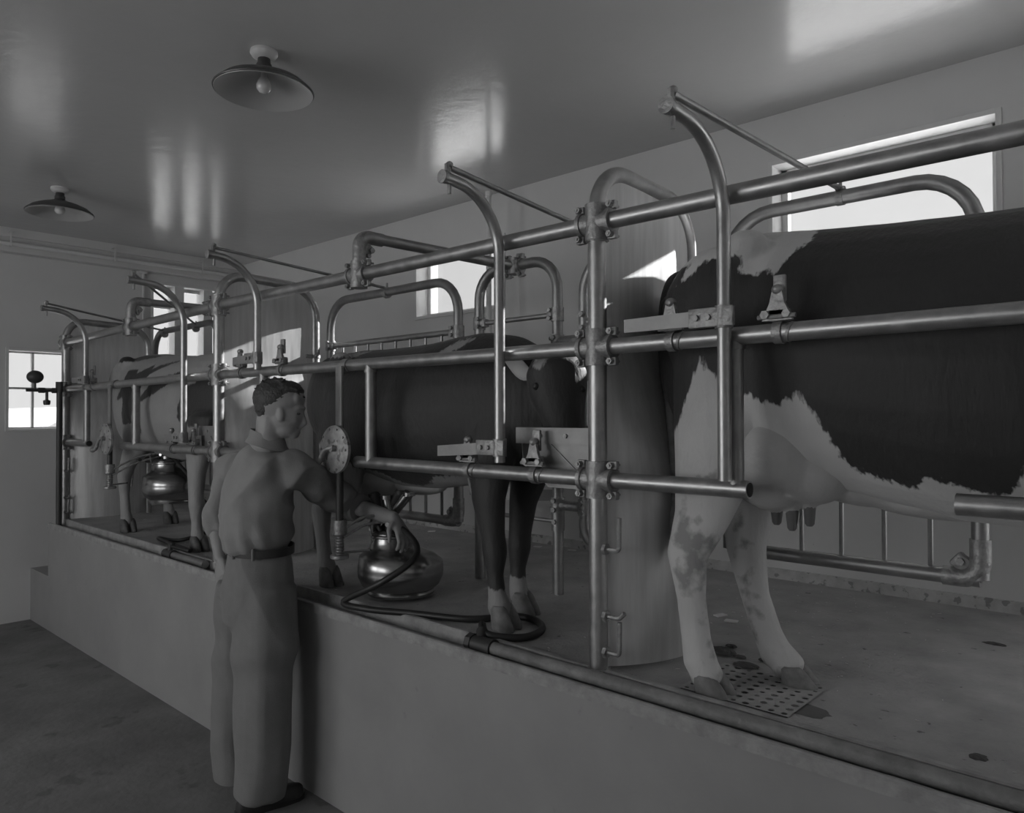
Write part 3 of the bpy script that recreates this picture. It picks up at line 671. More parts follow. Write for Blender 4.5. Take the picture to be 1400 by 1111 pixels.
def hind(x, y, xo, ytop, ztop=1.85, dy=0, hk=1.18):
    return dict(c=[(xo, ytop, ztop, .12, .19), (xo-(xo-x)*.25, ytop-.03, ztop-.23, .10, .165), (xo-(xo-x)*.5, ytop-.05, ztop-.43, .075, .115), (x+(xo-x)*.25, y+.05, hk+.11, .05, .078), (x, y+.06, hk, .044, .06), (x, y+.05, hk-.12, .031, .041), (x, y+.03, FZ+.13, .033, .042), (x, y+.01, FZ+.085, .04, .048), (x, y, FZ+.055, .036, .042)], h=(x, y-.01, FZ))
def fore(x, y, xo, ytop, ztop=1.6):
    return dict(c=[(xo, ytop, ztop, .085, .15), (xo-(xo-x)*.4, ytop-.01, ztop-.18, .075, .11), (x+(xo-x)*.2, (y+ytop)/2, 1.28, .052, .065), (x, y+.02, 1.16, .044, .048), (x, y+.01, 1.09, .046, .05), (x, y+.015, 1.0, .03, .034), (x, y+.01, FZ+.12, .032, .036), (x, y, FZ+.085, .04, .044), (x, y-.005, FZ+.055, .036, .042)], h=(x, y-.02, FZ))
# nearest cow
cx = 2.27; yr = 1.40
rings = [(.03, 1.95, 1.74, .04), (.06, 2.03, 1.64, .09), (.13, 2.10, 1.46, .16), (.28, 2.165, 1.37, .235), (.43, 2.185, 1.42, .28), (.6, 2.165, 1.40, .30), (.78, 2.15, 1.37, .315), (.95, 2.14, 1.34, .325), (1.1, 2.135, 1.335, .32), (1.3, 2.15, 1.36, .29), (1.5, 2.165, 1.40, .25), (1.66, 2.1, 1.47, .2), (1.78, 2.0, 1.56, .13)]
legs = [dict(c=[(2.13, 1.07, 1.86, .12, .17), (2.08, 1.06, 1.62, .10, .155), (2.04, 1.07, 1.44, .078, .12), (2.005, 1.09, 1.31, .055, .085), (1.985, 1.125, 1.2, .045, .064), (1.975, 1.105, 1.08, .034, .046), (1.965, 1.085, .97, .035, .046), (1.96, 1.07, .91, .044, .052), (1.96, 1.055, .885, .041, .047), (1.96, 1.045, .865, .046, .052)], h=(1.96, 1.035, FZ), zs=.62),
        dict(c=[(2.42, 1.15, 1.86, .12, .19), (2.40, 1.11, 1.6, .10, .165), (2.34, 1.08, 1.44, .085, .13), (2.29, 1.075, 1.31, .06, .09), (2.26, 1.07, 1.2, .05, .066), (2.235, 1.03, 1.06, .036, .047), (2.215, .98, .95, .037, .047), (2.205, .95, .90, .043, .052), (2.2, .92, .885, .041, .048), (2.197, .905, .865, .046, .054)], h=(2.195, .885, FZ), yaw=.2, zs=.62),
        fore(2.12, -.08, 2.12, -.12), fore(2.42, -.02, 2.42, -.1)]
head1 = dict(neck=[((cx, .0, 1.88), .16, .22), ((cx, -.25, 1.86), .13, .19), ((cx, -.45, 1.88), .10, .14)],
             skull=[((cx, -.42, 1.97), .09, .08), ((cx, -.52, 1.93), .105, .11), ((cx, -.68, 1.82), .085, .095), ((cx, -.82, 1.70), .062, .07), ((cx, -.90, 1.63), .06, .055)],
             ears=[((cx-.09, -.44, 1.96), (cx-.24, -.40, 1.95), .045), ((cx+.09, -.44, 1.96), (cx+.24, -.40, 1.95), .045)], muzzle=((cx, -.925, 1.61), (.055, .035, .045)), eyes=[(cx-.095, -.58, 1.90), (cx+.095, -.58, 1.90)])
w1 = yz([(905, 600), (925, 575), (935, 545), (946, 512), (956, 488), (962, 505), (975, 512), (985, 508), (1000, 535), (1025, 540), (1035, 550), (1060, 552), (1075, 545), (1092, 538), (1105, 555), (1130, 600), (1150, 640), (1180, 652), (1215, 664), (1240, 672), (1258, 655), (1300, 665), (1340, 680), (1370, 682), (1385, 668), (1400, 640), (1500, 560), (1700, 800), (1500, 1300), (700, 1100)], 1.985)
w2 = yz([(912, 398), (925, 355), (1000, 315), (1060, 300), (1110, 305), (1115, 330), (1098, 345), (1078, 382), (1066, 374), (1050, 381), (1033, 383), (1030, 354), (1005, 356), (985, 362), (965, 386), (950, 396), (955, 380), (960, 366), (940, 372)], 2.13)
def udder1(t):
    m = MB(); U = [((2.12, .92, 1.49), (.125, .145, .15)), ((2.30, .92, 1.50), (.125, .14, .15)), ((2.15, .83, 1.46), (.10, .13, .10)), ((2.16, .99, 1.50), (.10, .10, .13)), ((2.23, .68, 1.42), (.09, .17, .06)), ((2.23, .5, 1.385), (.08, .2, .045))]
    for c, r in U: m.ell(c, r)
    tt = [(1062, 688, 714, 2.14), (1083, 692, 722, 2.12), (1107, 680, 716, 2.14)]
    for u, va, vb, x in tt:
        a = PX(u, va-14, x); b = PX(u, vb-4, x); m.limb([(a+V((0, 0, .02)), .03, .03), (a+(b-a)*.4, .018, .018), (b, .0125, .0125)], 10)
    o = obj('udder', remesh(m, .008, 5, OFF[t.name]), 'hidew', t)
    for u, va, vb, x in tt:
        a = PX(u, va+6, x); b = PX(u, vb, x); m = MB(); m.limb([(a, .0185, .0185), (b, .013, .013)], 10); obj('teat', m, 'teat', o)
dirt1 = [(yz([(922, 700), (938, 680), (948, 720), (968, 735), (982, 745), (972, 790), (948, 812), (930, 800), (915, 730)], 1.95), 2.15),
         (yz([(965, 650), (980, 640), (982, 655), (970, 665)], 1.97), 2.1), (yz([(925, 930), (960, 925), (990, 940), (990, 980), (920, 980)], 1.95), 2.1),
         (yz([(1000, 690), (1010, 700), (1016, 760), (1035, 840), (1050, 900), (1080, 905), (1120, 940), (1090, 970), (1035, 950), (1030, 900)], 2.2), 9)]
tl = [PX(940, 375, 2.26), PX(922, 388, 2.24), PX(912, 425, 2.22), PX(913, 480, 2.18), PX(918, 540, 2.15), PX(923, 610, 2.12), PX(926, 680, 2.10)]
cow('cow', 'black cow with white hind legs and full udder, nearest and largest', yr, cx, rings, legs, head1, [w1, w2], 1, 'hoofp', udder1,
    (tl, [.02, .03, .028, .025, .024, .02, .018], [PX(926, 670, 2.10), PX(929, 710, 2.09), PX(932, 745, 2.08), PX(935, 775, 2.08)], [.018, .032, .034, .008], 'taild'), dirt1)
# middle cow
cx = 2.29; yr = 3.48
rings = [(.02, 1.78, 1.58, .04), (.06, 1.87, 1.45, .09), (.13, 1.92, 1.36, .16), (.26, 1.945, 1.33, .23), (.42, 1.95, 1.34, .28), (.6, 1.945, 1.31, .29), (.78, 1.945, 1.285, .295), (.95, 1.95, 1.29, .295), (1.1, 1.965, 1.31, .28), (1.25, 1.975, 1.33, .25), (1.4, 1.95, 1.36, .21), (1.55, 1.88, 1.42, .17), (1.66, 1.80, 1.5, .11)]
fa = dict(c=[(2.17, 2.10, 1.62, .085, .16), (2.13, 2.09, 1.45, .08, .13), (2.09, 2.05, 1.28, .055, .075), (2.05, 1.99, 1.16, .044, .05), (2.045, 1.975, 1.10, .046, .052), (2.035, 1.965, 1.02, .03, .035), (2.03, 1.95, .95, .032, .038), (2.03, 1.94, .91, .043, .048), (2.03, 1.93, .88, .04, .045)], h=(2.03, 1.915, FZ), yaw=.15)
fb = dict(c=[(2.40, 2.08, 1.62, .085, .15), (2.37, 2.07, 1.42, .07, .11), (2.30, 2.06, 1.26, .05, .065), (2.27, 2.05, 1.14, .044, .05), (2.26, 2.045, 1.08, .044, .05), (2.25, 2.045, 1.0, .03, .035), (2.24, 2.035, .93, .034, .04), (2.235, 2.02, .89, .04, .046)], h=(2.225, 1.99, FZ), yaw=.3)
legs = [hind(2.0, 3.02, 2.15, 3.08, 1.68, 0, 1.17), hind(2.38, 3.12, 2.42, 3.18, 1.68, 0, 1.17), fa, fb]
pol = PD(760, 490, 2.88); mz = PD(778, 612, 2.72); RX2 = V((.678, -.735, 0))
head2 = dict(neck=[((2.28, 2.12, 1.74), .15, .2), ((2.27, 1.98, 1.74), .12, .17), (PD(735, 515, 3.03), .10, .12)],
             skull=[(pol, .085, .075, RX2), (PD(761, 512, 2.82), .118, .10, RX2), (PD(763, 535, 2.80), .112, .095, RX2), (PD(768, 562, 2.77), .088, .085, RX2), (PD(774, 592, 2.74), .070, .07, RX2), (mz, .066, .055, RX2)],
             ears=[(PD(727, 513, 2.84), PD(690, 493, 2.90), .04, (0, 0, 1)), (PD(797, 512, 2.82), PD(826, 500, 2.88), .038, (0, 0, 1))], muzzle=(mz+V((0, -.01, -.02)), (.066, .055, .035)), eyes=[PD(733, 528, 2.745), PD(796, 532, 2.75)])
wb2 = yz([(440, 600), (455, 615), (468, 640), (500, 648), (518, 664), (535, 668), (552, 664), (562, 654), (590, 652), (625, 650), (632, 672), (622, 720), (400, 900), (400, 620)], 2.0)
wl2 = [V((y, z)) for y, z in ((1.8, .97), (2.5, .97), (2.5, .8), (1.8, .8))]; wl3 = [V((y, z)) for y, z in ((2.4, 1.3), (3.6, 1.3), (3.6, .8), (2.4, .8))]
ws2 = yz([(632, 466), (652, 462), (645, 475), (622, 488), (612, 490)], 2.18); ws3 = yz([(470, 486), (510, 480), (500, 490), (480, 492)], 2.2)
wh2 = yz([(742, 485), (762, 485), (757, 505), (745, 503)], 2.16)
def udder2(t):
    m = MB()
    for c, r in (((2.22, 2.98, 1.36), (.12, .13, .14)), ((2.34, 2.98, 1.36), (.12, .13, .14)), ((2.25, 2.88, 1.32), (.12, .12, .09)), ((2.27, 2.7, 1.3), (.08, .2, .05))): m.ell(c, r)
    obj('udder', remesh(m, .01, 5, OFF[t.name]), 'hidew', t)
cow('cow', 'black cow with lowered head over the trough, between the other two cows', yr, cx, rings, legs, head2, [wb2, wl2, ws2, ws3, wh2], 1, 'hoofp', udder2,
    ([PX(446, 500, 2.28), PX(439, 530, 2.25), PX(441, 580, 2.22), PX(443, 640, 2.2)], [.03, .025, .021, .018], [PX(443, 640, 2.2), PX(441, 690, 2.18), PX(436, 740, 2.16)], [.018, .03, .008], 'tailw'), None, 'coat_2', .3)
# farthest cow
cx = 2.27; yr = 6.12
rings = [(.02, 1.95, 1.7, .04), (.06, 2.01, 1.55, .09), (.14, 2.05, 1.42, .16), (.27, 2.07, 1.36, .24), (.45, 2.075, 1.37, .29), (.65, 2.07, 1.35, .30), (.85, 2.05, 1.33, .31), (1.05, 2.035, 1.32, .31), (1.25, 2.025, 1.33, .29), (1.45, 2.03, 1.34, .26), (1.6, 2.03, 1.33, .22), (1.75, 1.95, 1.30, .19), (1.9, 1.85, 1.36, .12)]
yh = PX(172, 700, 1.98).y
legs = [hind(1.99, yh, 2.1, yh+.06, 1.8, 0, 1.2), hind(2.36, PX(232, 735, 2.36).y, 2.40, yh+.1, 1.8, 0, 1.2), fore(1.99, PX(270, 740, 1.99).y, 2.08, PX(262, 650, 2.0).y), fore(2.38, PX(290, 740, 2.3).y, 2.36, 4.6)]
head3 = dict(neck=[((cx, 4.65, 1.78), .15, .2), ((cx, 4.42, 1.72), .12, .16), ((cx, 4.25, 1.70), .10, .12)],
             skull=[((cx, 4.26, 1.78), .085, .08), ((cx, 4.2, 1.74), .1, .1), ((cx, 4.13, 1.6), .08, .09), ((cx, 4.08, 1.47), .06, .065), ((cx, 4.06, 1.42), .056, .05)],
             ears=[((cx-.08, 4.26, 1.76), (cx-.22, 4.28, 1.74), .04, (0, 0, 1), 'teat'), ((cx+.08, 4.26, 1.76), (cx+.22, 4.28, 1.74), .04, (0, 0, 1), 'teat')], muzzle=((cx, 4.05, 1.41), (.05, .04, .035)), eyes=[(cx-.09, 4.17, 1.7)])
def c3(pts, x=2.02): return yz([(130+a/7.37, 470+b/7.37) for a, b in pts], x)
b3 = [c3([(305, 265), (400, 250), (412, 300), (520, 208), (556, 280), (530, 350), (490, 440), (450, 520), (485, 560), (450, 680), (420, 800), (350, 810), (325, 700), (350, 580), (330, 540), (290, 570), (270, 560), (310, 440)]),
      c3([(360, 200), (470, 110), (650, 110), (630, 140), (560, 160), (440, 192)], 2.15), c3([(862, 150), (700, 215), (585, 340), (640, 340), (740, 245)], 2.1), c3([(830, 265), (700, 320), (590, 420), (522, 560), (545, 580), (650, 505), (745, 405)]),
      c3([(490, 730), (522, 800), (505, 890), (460, 940), (442, 880), (458, 790)]),
      c3([(882, 430), (850, 640), (838, 740), (880, 890), (915, 800), (945, 770), (980, 830), (1060, 845), (1700, 870), (2300, 800), (2300, 80), (1230, 110), (1190, 150), (1100, 250), (1085, 185), (985, 290), (930, 400)])]
def udder3(t):
    m = MB()
    for c, r in (((2.2, 5.75, 1.42), (.12, .15, .13)), ((2.33, 5.75, 1.42), (.12, .15, .13)), ((2.26, 5.55, 1.38), (.1, .18, .07))): m.ell(c, r)
    obj('udder', remesh(m, .01, 5, OFF[t.name]), 'hidew', t)
cow('cow', 'white cow with black spots in the farthest stall', yr, cx, rings, legs, head3, b3, -1, 'hoof', udder3,
    ([V((2.27, 6.1, 1.96)), V((2.27, 6.14, 1.86)), V((2.26, 6.12, 1.6)), V((2.25, 6.1, 1.4))], [.03, .025, .02, .018], [V((2.25, 6.1, 1.42)), V((2.25, 6.09, 1.25)), V((2.25, 6.08, 1.08))], [.018, .03, .008], 'tailw'), None, 'coat_3', .33)

# ------------------------------------------------------------------ milking machines
def bucket(c, r, z0, label, hosep):
    t = thing('milking_pail', (c.x, c.y, z0), label, 'milking pail', 'squat steel milking pails')
    k = r/.19; P_ = [(.13, 0), (.148, .004), (.15, .014), (.145, .022), (.172, .045), (.188, .08), (.19, .105), (.1885, .112), (.19, .119), (.186, .145), (.168, .172), (.135, .19), (.112, .20), (.098, .212), (.090, .23), (.088, .25), (.094, .255), (.094, .262), (.088, .266), (.03, .27)]
    OFN = V((-.678, .735, 0))*.042*k
    m = MB(); m.skin([m.ring(V((c.x, c.y, z0+b*k))+OFN*max(0, min(1, (b-.145)/.07)), V((1, 0, 0)), V((0, 1, 0)), a*k, a*k, 56) for a, b in P_]); obj('pail', m, 'steel', t)
    c = V((c.x, c.y, 0))+OFN
    zt_ = z0+.262*k
    m = MB(); m.lathe((c.x, c.y, zt_), [(.08*k, 0), (.082*k, .008), (.07*k, .018), (.03*k, .024)], 32); lid = obj('lid', m, 'steel', t)
    m = MB(); m.cyl((c.x+.0, c.y, zt_+.015), (c.x, c.y, zt_+.07*k), .034*k, 18); m.lathe((c.x, c.y, zt_+.07*k), [(.038*k, -.006), (.04*k, 0), (.03*k, .012), (.012, .016)], 18); m.cyl((c.x-.03, c.y-.03, zt_+.05), (c.x-.07, c.y-.06, zt_+.055), .01, 10); obj('pulsator', m, 'steel', lid)
    rm = .058*k
    for sx in (-1, 1):
        m = MB(); m.tube([(c.x+sx*.08*k, c.y+.02, zt_-.04), (c.x+sx*.10*k, c.y+.03, zt_+.04), (c.x+sx*.06*k, c.y+.06, zt_+.07)], .005, .02, 8); obj('bail', m, 'steel', lid)
    return t, zt_, c
def cups(t, base, tops, mt='rubber2'):
    for i, (tp, rr_) in enumerate(tops):
        tp = V(tp); b = V(base)+V(((i % 2)*.05-.025, (i//2)*.05-.025, 0)); low = b+(tp-b)*.28
        m = MB(); m.tube([low, tp], [.021, .024], 0, 14); m.cyl(tp-V((0, 0, .012)), tp+V((0, 0, .004)), .029, 14); m.cyl(low-(tp-low).normalized()*.012, low+(tp-low).normalized()*.014, .025, 14); o = obj('teat_cup', m, 'steel' if i % 2 else 'rubber2', t)
        m = MB(); m.spline([low, b+(low-b)*.5+V((-.03, -.02, -.01)), b+V((-.015, -.02, -.02)), b], .010, 8); obj('short_tube', m, 'rubber', o)
bc = PD(548, 780, 3.30); bc.z = FZ
bk, bz, bc = bucket(V((bc.x, bc.y, 0)), .188, FZ+.012, 'squat steel milking pail standing under the middle cow at the hand of the man', None)
cups(bk, (bc.x+.0, bc.y+.06, bz+.03), [(PD(512, 676, 3.42), 0), (PD(528, 678, 3.36), 0), (PD(548, 672, 3.38), 0), (PD(559, 674, 3.34), 0)])
b3c = PD(237, 690, 5.15)
bk3, bz3, b3c = bucket(V((b3c.x, b3c.y, 0)), .20, 1.03, 'squat steel milking pail hanging under the farthest cow', None)
cups(bk3, (b3c.x, b3c.y+.03, bz3+.03), [(PD(202, 628, 5.3), 0), (PD(212, 627, 5.25), 0), (PD(222, 628, 5.3), 0), (PD(232, 626, 5.25), 0)], )
m = MB(); c = V((b3c.x, b3c.y, 0)); m.tube([(c.x-.16, c.y+.05, bz3+.02), (c.x-.13, c.y+.3, 1.36), (c.x, c.y+.45, 1.42)], .012, .1, 10); m.tube([(c.x+.12, c.y+.05, bz3+.02), (c.x+.1, c.y+.3, 1.38), (c.x, c.y+.45, 1.42)], .012, .1, 10); obj('hanging_strap', m, 'rubber2', bk3)
# milker support bars hung from the middle rail
def support(u, vt, vd, dr, vb, label, swing, knob=True):
    y = PX(u, 560, RX-.03).y; x = RX-.04; z = lambda v: PX(u, v, x).z
    t = thing('milker_support', (x, y, z(vb)), label, 'hanger', 'milker support bars with round dials')
    zd = z(vd)
    m = MB(); m.box((x, y, (z(vt)+zd)/2), (.014, .043, z(vt)-zd), None, .002); m.lathe((RX, y, lerpz(MID, y)), [(.03, -.02), (.03, .02)], 16, (0, 1, 0)); obj('hanger_bar', m, 'plate', t)
    m = MB(); m.lathe((x-.02, y, zd), [(.001, -.018), (dr*.8, -.016), (dr, -.008), (dr, .006), (dr*.92, .012)], 36, (1, 0, 0))
    o = obj('dial', m, MT['dialm'], t)
    for k in range(10):
        m = MB(); a = 2*PI*k/10; m.bolt((x-.032, y+dr*.86*math.cos(a), zd+dr*.86*math.sin(a)), (-1, 0, 0), .006, .005); obj('screw', m, 'cast', o)
    m = MB(); m.tube([(x-.05, y-.03, zd+.01), (x-.06, y+.03, zd-.0), (x-.065, y+.06, zd-.07), (x-.06, y+.13, zd-.075)], .011, .03, 10); m.ell((x-.06, y+.14, zd-.075), (.018, .018, .018)); m.cyl((x-.06, y-.02, zd+.005), (x-.0, y-.02, zd+.005), .014, 10); obj('crank', m, 'cast', t)
    m = MB(); m.cyl((x, y, zd), (x, y, z(vb)), .0165, 14); obj('stem', m, 'dark', t)
    m = MB(); zb = z(vb); m.lathe((x, y, zb), [(.03, .05), (.032, .04), (.032, -.01), (.022, -.02)], 18)
    for k in range(6): m.lathe((x, y, zb-.028-.012*k), [(.018, -.003), (.022, 0), (.018, .003)], 14)
    m.cyl((x, y, zb-.02), (x, y, zb-.1), .017, 12); m.lathe((x, y, zb-.105), [(.036, -.009), (.04, -.006), (.04, .006), (.03, .009)], 20); obj('spring_foot', m, 'cast', t)
    for dz in (.015, -.02):
        m = MB(); m.spline([(x+.01, y-.02, zb+dz), V((x, y, zb)).lerp(V(swing), .5)+V((0, 0, dz+.02)), V(swing)+V((0, 0, dz*.6))], .0065, 8); obj('swing_arm', m, 'cast', t)
    m = MB(); m.cyl((x, y, zb-.09), (x+.06, y-.14, zb-.07), .005, 8); obj('side_pin', m, 'dark', t)
    return t
MT['dialm'] = mat('mottled_zinc_dial', .36, .55, .3, var=.35, vscale=22, stain=(30, .6, .5))
support(467, 500, 614, .102, 727, 'support bar with large oval dial, at the arm of the man', (bc.x, bc.y, bz+.07))
support(152.5, 526, 600, .105, 645, 'support bar with small pale oval dial, in front of the farthest cow', (b3c.x, b3c.y+.02, bz3+.06))
# hoses
t = tag(obj('milk_hose', MB().spline([V((bc.x-.02, bc.y-.03, bz+.05)), PD(556, 728, 3.16), PD(570, 748, 3.08), PD(562, 768, 3.0), PD(520, 797, 2.98), PZ(470, 822, FZ+.03), PZ(500, 832, FZ+.02), PZ(560, 838, FZ+.016), PZ(640, 846, FZ+.016), PZ(700, 842, FZ+.016), PZ(732, 848, FZ+.016), PZ(741, 860, FZ+.016), PZ(722, 870, FZ+.016), PZ(690, 871, FZ+.016), PZ(665, 866, FZ+.025), V((1.90, ky+.07, .872)), V((1.883, ky+.052, .862))], .0135, 12, 8), 'rubber', base=(bc.x, bc.y, FZ)), 'black rubber hose looping over the steel pail and around the hoof of the middle cow', 'hose')
t = tag(obj('milk_hose', MB().spline([V((b3c.x+.02, b3c.y-.03, bz3+.04)), PD(262, 655, 5.0), PD(268, 672, 4.95), PD(300, 715, 4.9), V((2.05, 4.7, FZ+.02)), V((1.98, 4.9, FZ+.016)), V((1.89, t2y-.15, FZ+.028)), V((1.845, t2y-.02, .87))], .012, 12, 8), 'rubber', base=(b3c.x, b3c.y, FZ)), 'black rubber hose from the hanging pail of the farthest cow down to the kerb tap', 'hose')

# ------------------------------------------------------------------ the man
t = thing('person', (1.60, 2.98, 0), 'man in light shirt and trousers in the pit, back to camera, reaching for a pail', 'person')
off = OFF[t.name]
Rv = V((.678, -.735, 0)); Fv = V((.735, .678, 0)); Zv = V((0, 0, 1))
RM = Matrix((Rv, Fv, Zv)).transposed()
HD = 3.14
def hp(u, v, b=0): return PD(u, v, HD+b)
m = MB()
m.ell(hp(381, 549), (.099, .076, .093), RM, 24, 16)            # cranium
m.ell(hp(389, 566), (.083, .064, .085), RM, 24, 16)            # face
m.ell(hp(391, 585), (.055, .050, .043), RM, 20, 12)            # jaw
m.ell(hp(402, 594), (.022, .026, .018), RM)                    # chin
m.ell(hp(410.5, 558), (.02, .045, .013), RM); m.ell(hp(409, 545), (.022, .05, .035), RM)   # brow, forehead
m.limb([(hp(412, 562), .008, .010), (hp(415, 571), .010, .010), (hp(417, 578), .011, .014), (hp(411, 581), .010, .016)], 12)   # nose
m.ell(hp(407, 586.5), (.014, .024, .008), RM); m.ell(hp(406.5, 591), (.013, .022, .007), RM)     # lips
for b in (-.028, .028): m.ell(hp(399, 574, b), (.03, .024, .022), RM)    # cheeks
for b in (-.068, .068):                                            # ears
    m.ell(hp(383.5, 567, b), (.016, .010, .031), RM, 14, 10)
m.limb([(hp(370, 570), .056, .06), (hp(367, 592), .053, .056), (hp(361, 612), .06, .07)], 18)       # neck
# torso inside the shirt
tor = [(357, 752, .115, .085), (354, 715, .125, .09), (356, 670, .135, .09), (362, 632, .13, .08), (364, 612, .07, .06)]
SX = V((.25, .97, 0)).normalized()
m.limb([(PD(u, v, 3.17), a, b, SX) for u, v, a, b in tor], 20)
SR = PD(404, 642, 3.13); ER = PD(482, 691, 3.40); WR = PD(540, 709, 3.23)
SL = PD(320, 642, 3.36); EL = PD(296, 708, 3.46); WL_ = PD(302, 765, 3.36)
m.limb([(SR, .05, .05), (ER, .04, .04), (ER.lerp(WR, .3), .042, .038), (WR, .025, .03)], 16)
m.limb([(SL, .05, .05), (EL, .04, .04), (EL.lerp(WL_, .3), .042, .038), (WL_, .027, .027)], 16)
for (u, d) in ((358, 3.14), (324, 3.34)): m.limb([(PD(352 if u > 330 else 340, 790, (3.17+d)/2), .08, .08), (PD(u, 930, d), .05, .05), (PD(u-2, 1070, d), .035, .035)], 14)
def hand(w, dirv, palmn, curl, thumbside, s=1.0):
    dirv = V(dirv).normalized(); pn = V(palmn); pn = (pn-dirv*pn.dot(dirv)).normalized(); sd = dirv.cross(pn)
    m.limb([(w, .026*s, .020*s, sd), (w+dirv*.03*s, .036*s, .017*s, sd), (w+dirv*.075*s, .042*s, .014*s, sd), (w+dirv*.092*s, .040*s, .012*s, sd)], 14)
    for i, (o, L) in enumerate(((-.032, .066), (-.0105, .077), (.011, .072), (.032, .056))):
        p = w+dirv*.09*s+sd*o*s; q = [p]; a = curl*.5; d = dirv.copy()
        for k, f in enumerate((.45, .32, .23)):
            d = (dirv*math.cos(a)+pn*math.sin(a)+sd*(o*1.5)).normalized(); p = p+d*L*f*1.05*s; q.append(p.copy()); a += curl*.55
        m.limb([(q[0]-dirv*.012, .0098*s, .0098*s), (q[1], .0093*s, .0093*s), (q[2], .0085*s, .0085*s), (q[3], .0072*s, .0072*s)], 10)
    b = w+dirv*.028*s+sd*(-.03*s*thumbside); d1 = (dirv*.7-sd*thumbside*.65+pn*.3).normalized(); d2 = (dirv*.92-sd*thumbside*.2+pn*.35).normalized()
    m.limb([(b, .014*s, .014*s), (b+d1*.04*s, .011*s, .011*s), (b+d1*.04*s+d2*.03*s, .0095*s, .0095*s), (b+d1*.04*s+d2*.053*s, .008*s, .008*s)], 10)
hand(WR, (PD(560, 744, 3.15)-WR), (-.1, 0, -1), .9, 1)
hand(WL_, (PD(303, 790, 3.30)-WL_), (.6, -.3, -.5), .7, 1)
body = obj('body', remesh(m, .0055, 3, off, .4), 'skin', t)
# hair: cap over the skull with tufts
m = MB(); m.ell(hp(377.5, 544), (.0965, .0785, .0845), RM, 28, 18); m.ell(hp(367, 554), (.055, .068, .062), RM, 24, 16); m.ell(hp(392, 531), (.062, .064, .034), RM, 20, 12)
m.ell(hp(403, 531), (.042, .05, .02), RM @ Matrix.Rotation(.45, 3, 'Y'), 18, 10); m.ell(hp(362, 566), (.028, .05, .03), RM)
for k in range(46):
    a = random.random(); u = 352+62*a; v = 545-26*math.sin(PI*min(1, a*.82+.16))+random.uniform(-1, 2); b = random.uniform(-.05, .05)
    p = hp(u, v, b); d = (Rv*random.uniform(.2, 1.0)*(1 if a > .3 else -.6)+Zv*random.uniform(.1, .6)-Zv*(.7 if a > .8 else 0)).normalized()
    m.limb([(p-d*.012, .007, .007), (p+d*.008, .0045, .0045), (p+d*.02, .002, .002)], 6)
hm = remesh(m, .004, 2, off, .4)
displace(hm, lambda c: .0016*noise.noise(V((c.x*60, c.y*60, c.z*140)))+.0016*noise.noise(c*260))
hm; obj('hair', hm, 'hair', body)
m = MB()
for b in (-.05,): m.ell(hp(408.3, 565.5, b*.8), (.008, .006, .0045), RM, 10, 8)
obj('eye', m, 'dark', body)
# shirt
m = MB()
sh = [(357, 752, .150, .112), (353, 742, .175, .135), (350, 725, .190, .148), (350, 700, .187, .145), (352, 675, .187, .137), (356, 650, .190, .127), (359, 634, .185, .113), (361, 621, .150, .095), (363, 610, .095, .075)]
m.limb([(PD(u, v, 3.18), a, b, SX) for u, v, a, b in sh], 26, 2.25)
m.ell(SR+V((-.01, .01, 0)), (.092, .092, .088)); m.limb([(SR+V((-.03, .06, -.01)), .088, .088), (SR, .084, .084), (SR.lerp(ER, .4), .080, .074), (SR.lerp(ER, .75), .072, .067), (ER, .064, .06), (ER.lerp(WR, .10), .058, .055)], 20)
m.limb([(SL+V((0, -.06, 0)), .085, .085), (SL, .08, .08), (SL.lerp(EL, .5), .066, .066), (EL, .060, .058), (EL.lerp(WL_, .35), .05, .05)], 20)
me = remesh(m, .007, 16, off)
def shirt_fold(c):
    w = c+off
    f = noise.noise(V((w.x*7+w.z*5, w.y*7-w.z*4, w.z*2.5)))*.016+noise.noise(V((w.x*15, w.y*15, w.z*6+w.x*8)))*.008
    f += .030*(.22-abs(noise.noise(V((w.x*6-w.z*3, w.y*6+w.z*6, w.z*3+4))))); tw = max(0, 1-abs(w.z-1.12)/.1); f += tw*.006*math.sin(60*(w.y-w.x)+3*math.sin(8*w.z))
    return f
displace(me, shirt_fold)
obj('shirt', me, 'shirt', t)
m = MB(); m.limb([(PD(367, 596, HD+.01), .066, .072, SX), (PD(365, 606, HD+.02), .074, .080, SX), (PD(362, 616, HD+.03), .10, .10, SX)], 22)
shirt = [o for o in t.children if o.name.startswith('shirt')][0]
# collar standing round the neck
m = MB(); rs = []
for k in range(25):
    a = 2*PI*k/24; c = PD(366, 602, HD+.015); dx = Rv*math.cos(a); dy = Fv*math.sin(a); tilt = -.022*math.cos(a); rs.append([m.b.verts.new(c+dx*r_*1.0+dy*r_*.98+Zv*(z_+tilt)) for r_, z_ in ((.062, .028), (.069, .030), (.080, -.006), (.092, -.024), (.078, -.028), (.064, -.004))])
m.skin(rs, False); obj('collar', m, 'shirt', shirt)
m = MB(); ax = (WR-ER).normalized(); c = ER.lerp(WR, .12)
m.lathe(c, [(.050, -.022), (.064, -.024), (.068, -.010), (.064, .004), (.068, .012), (.062, .022), (.046, .022)], 24, ax); obj('rolled_cuff', m, 'shirt', shirt)
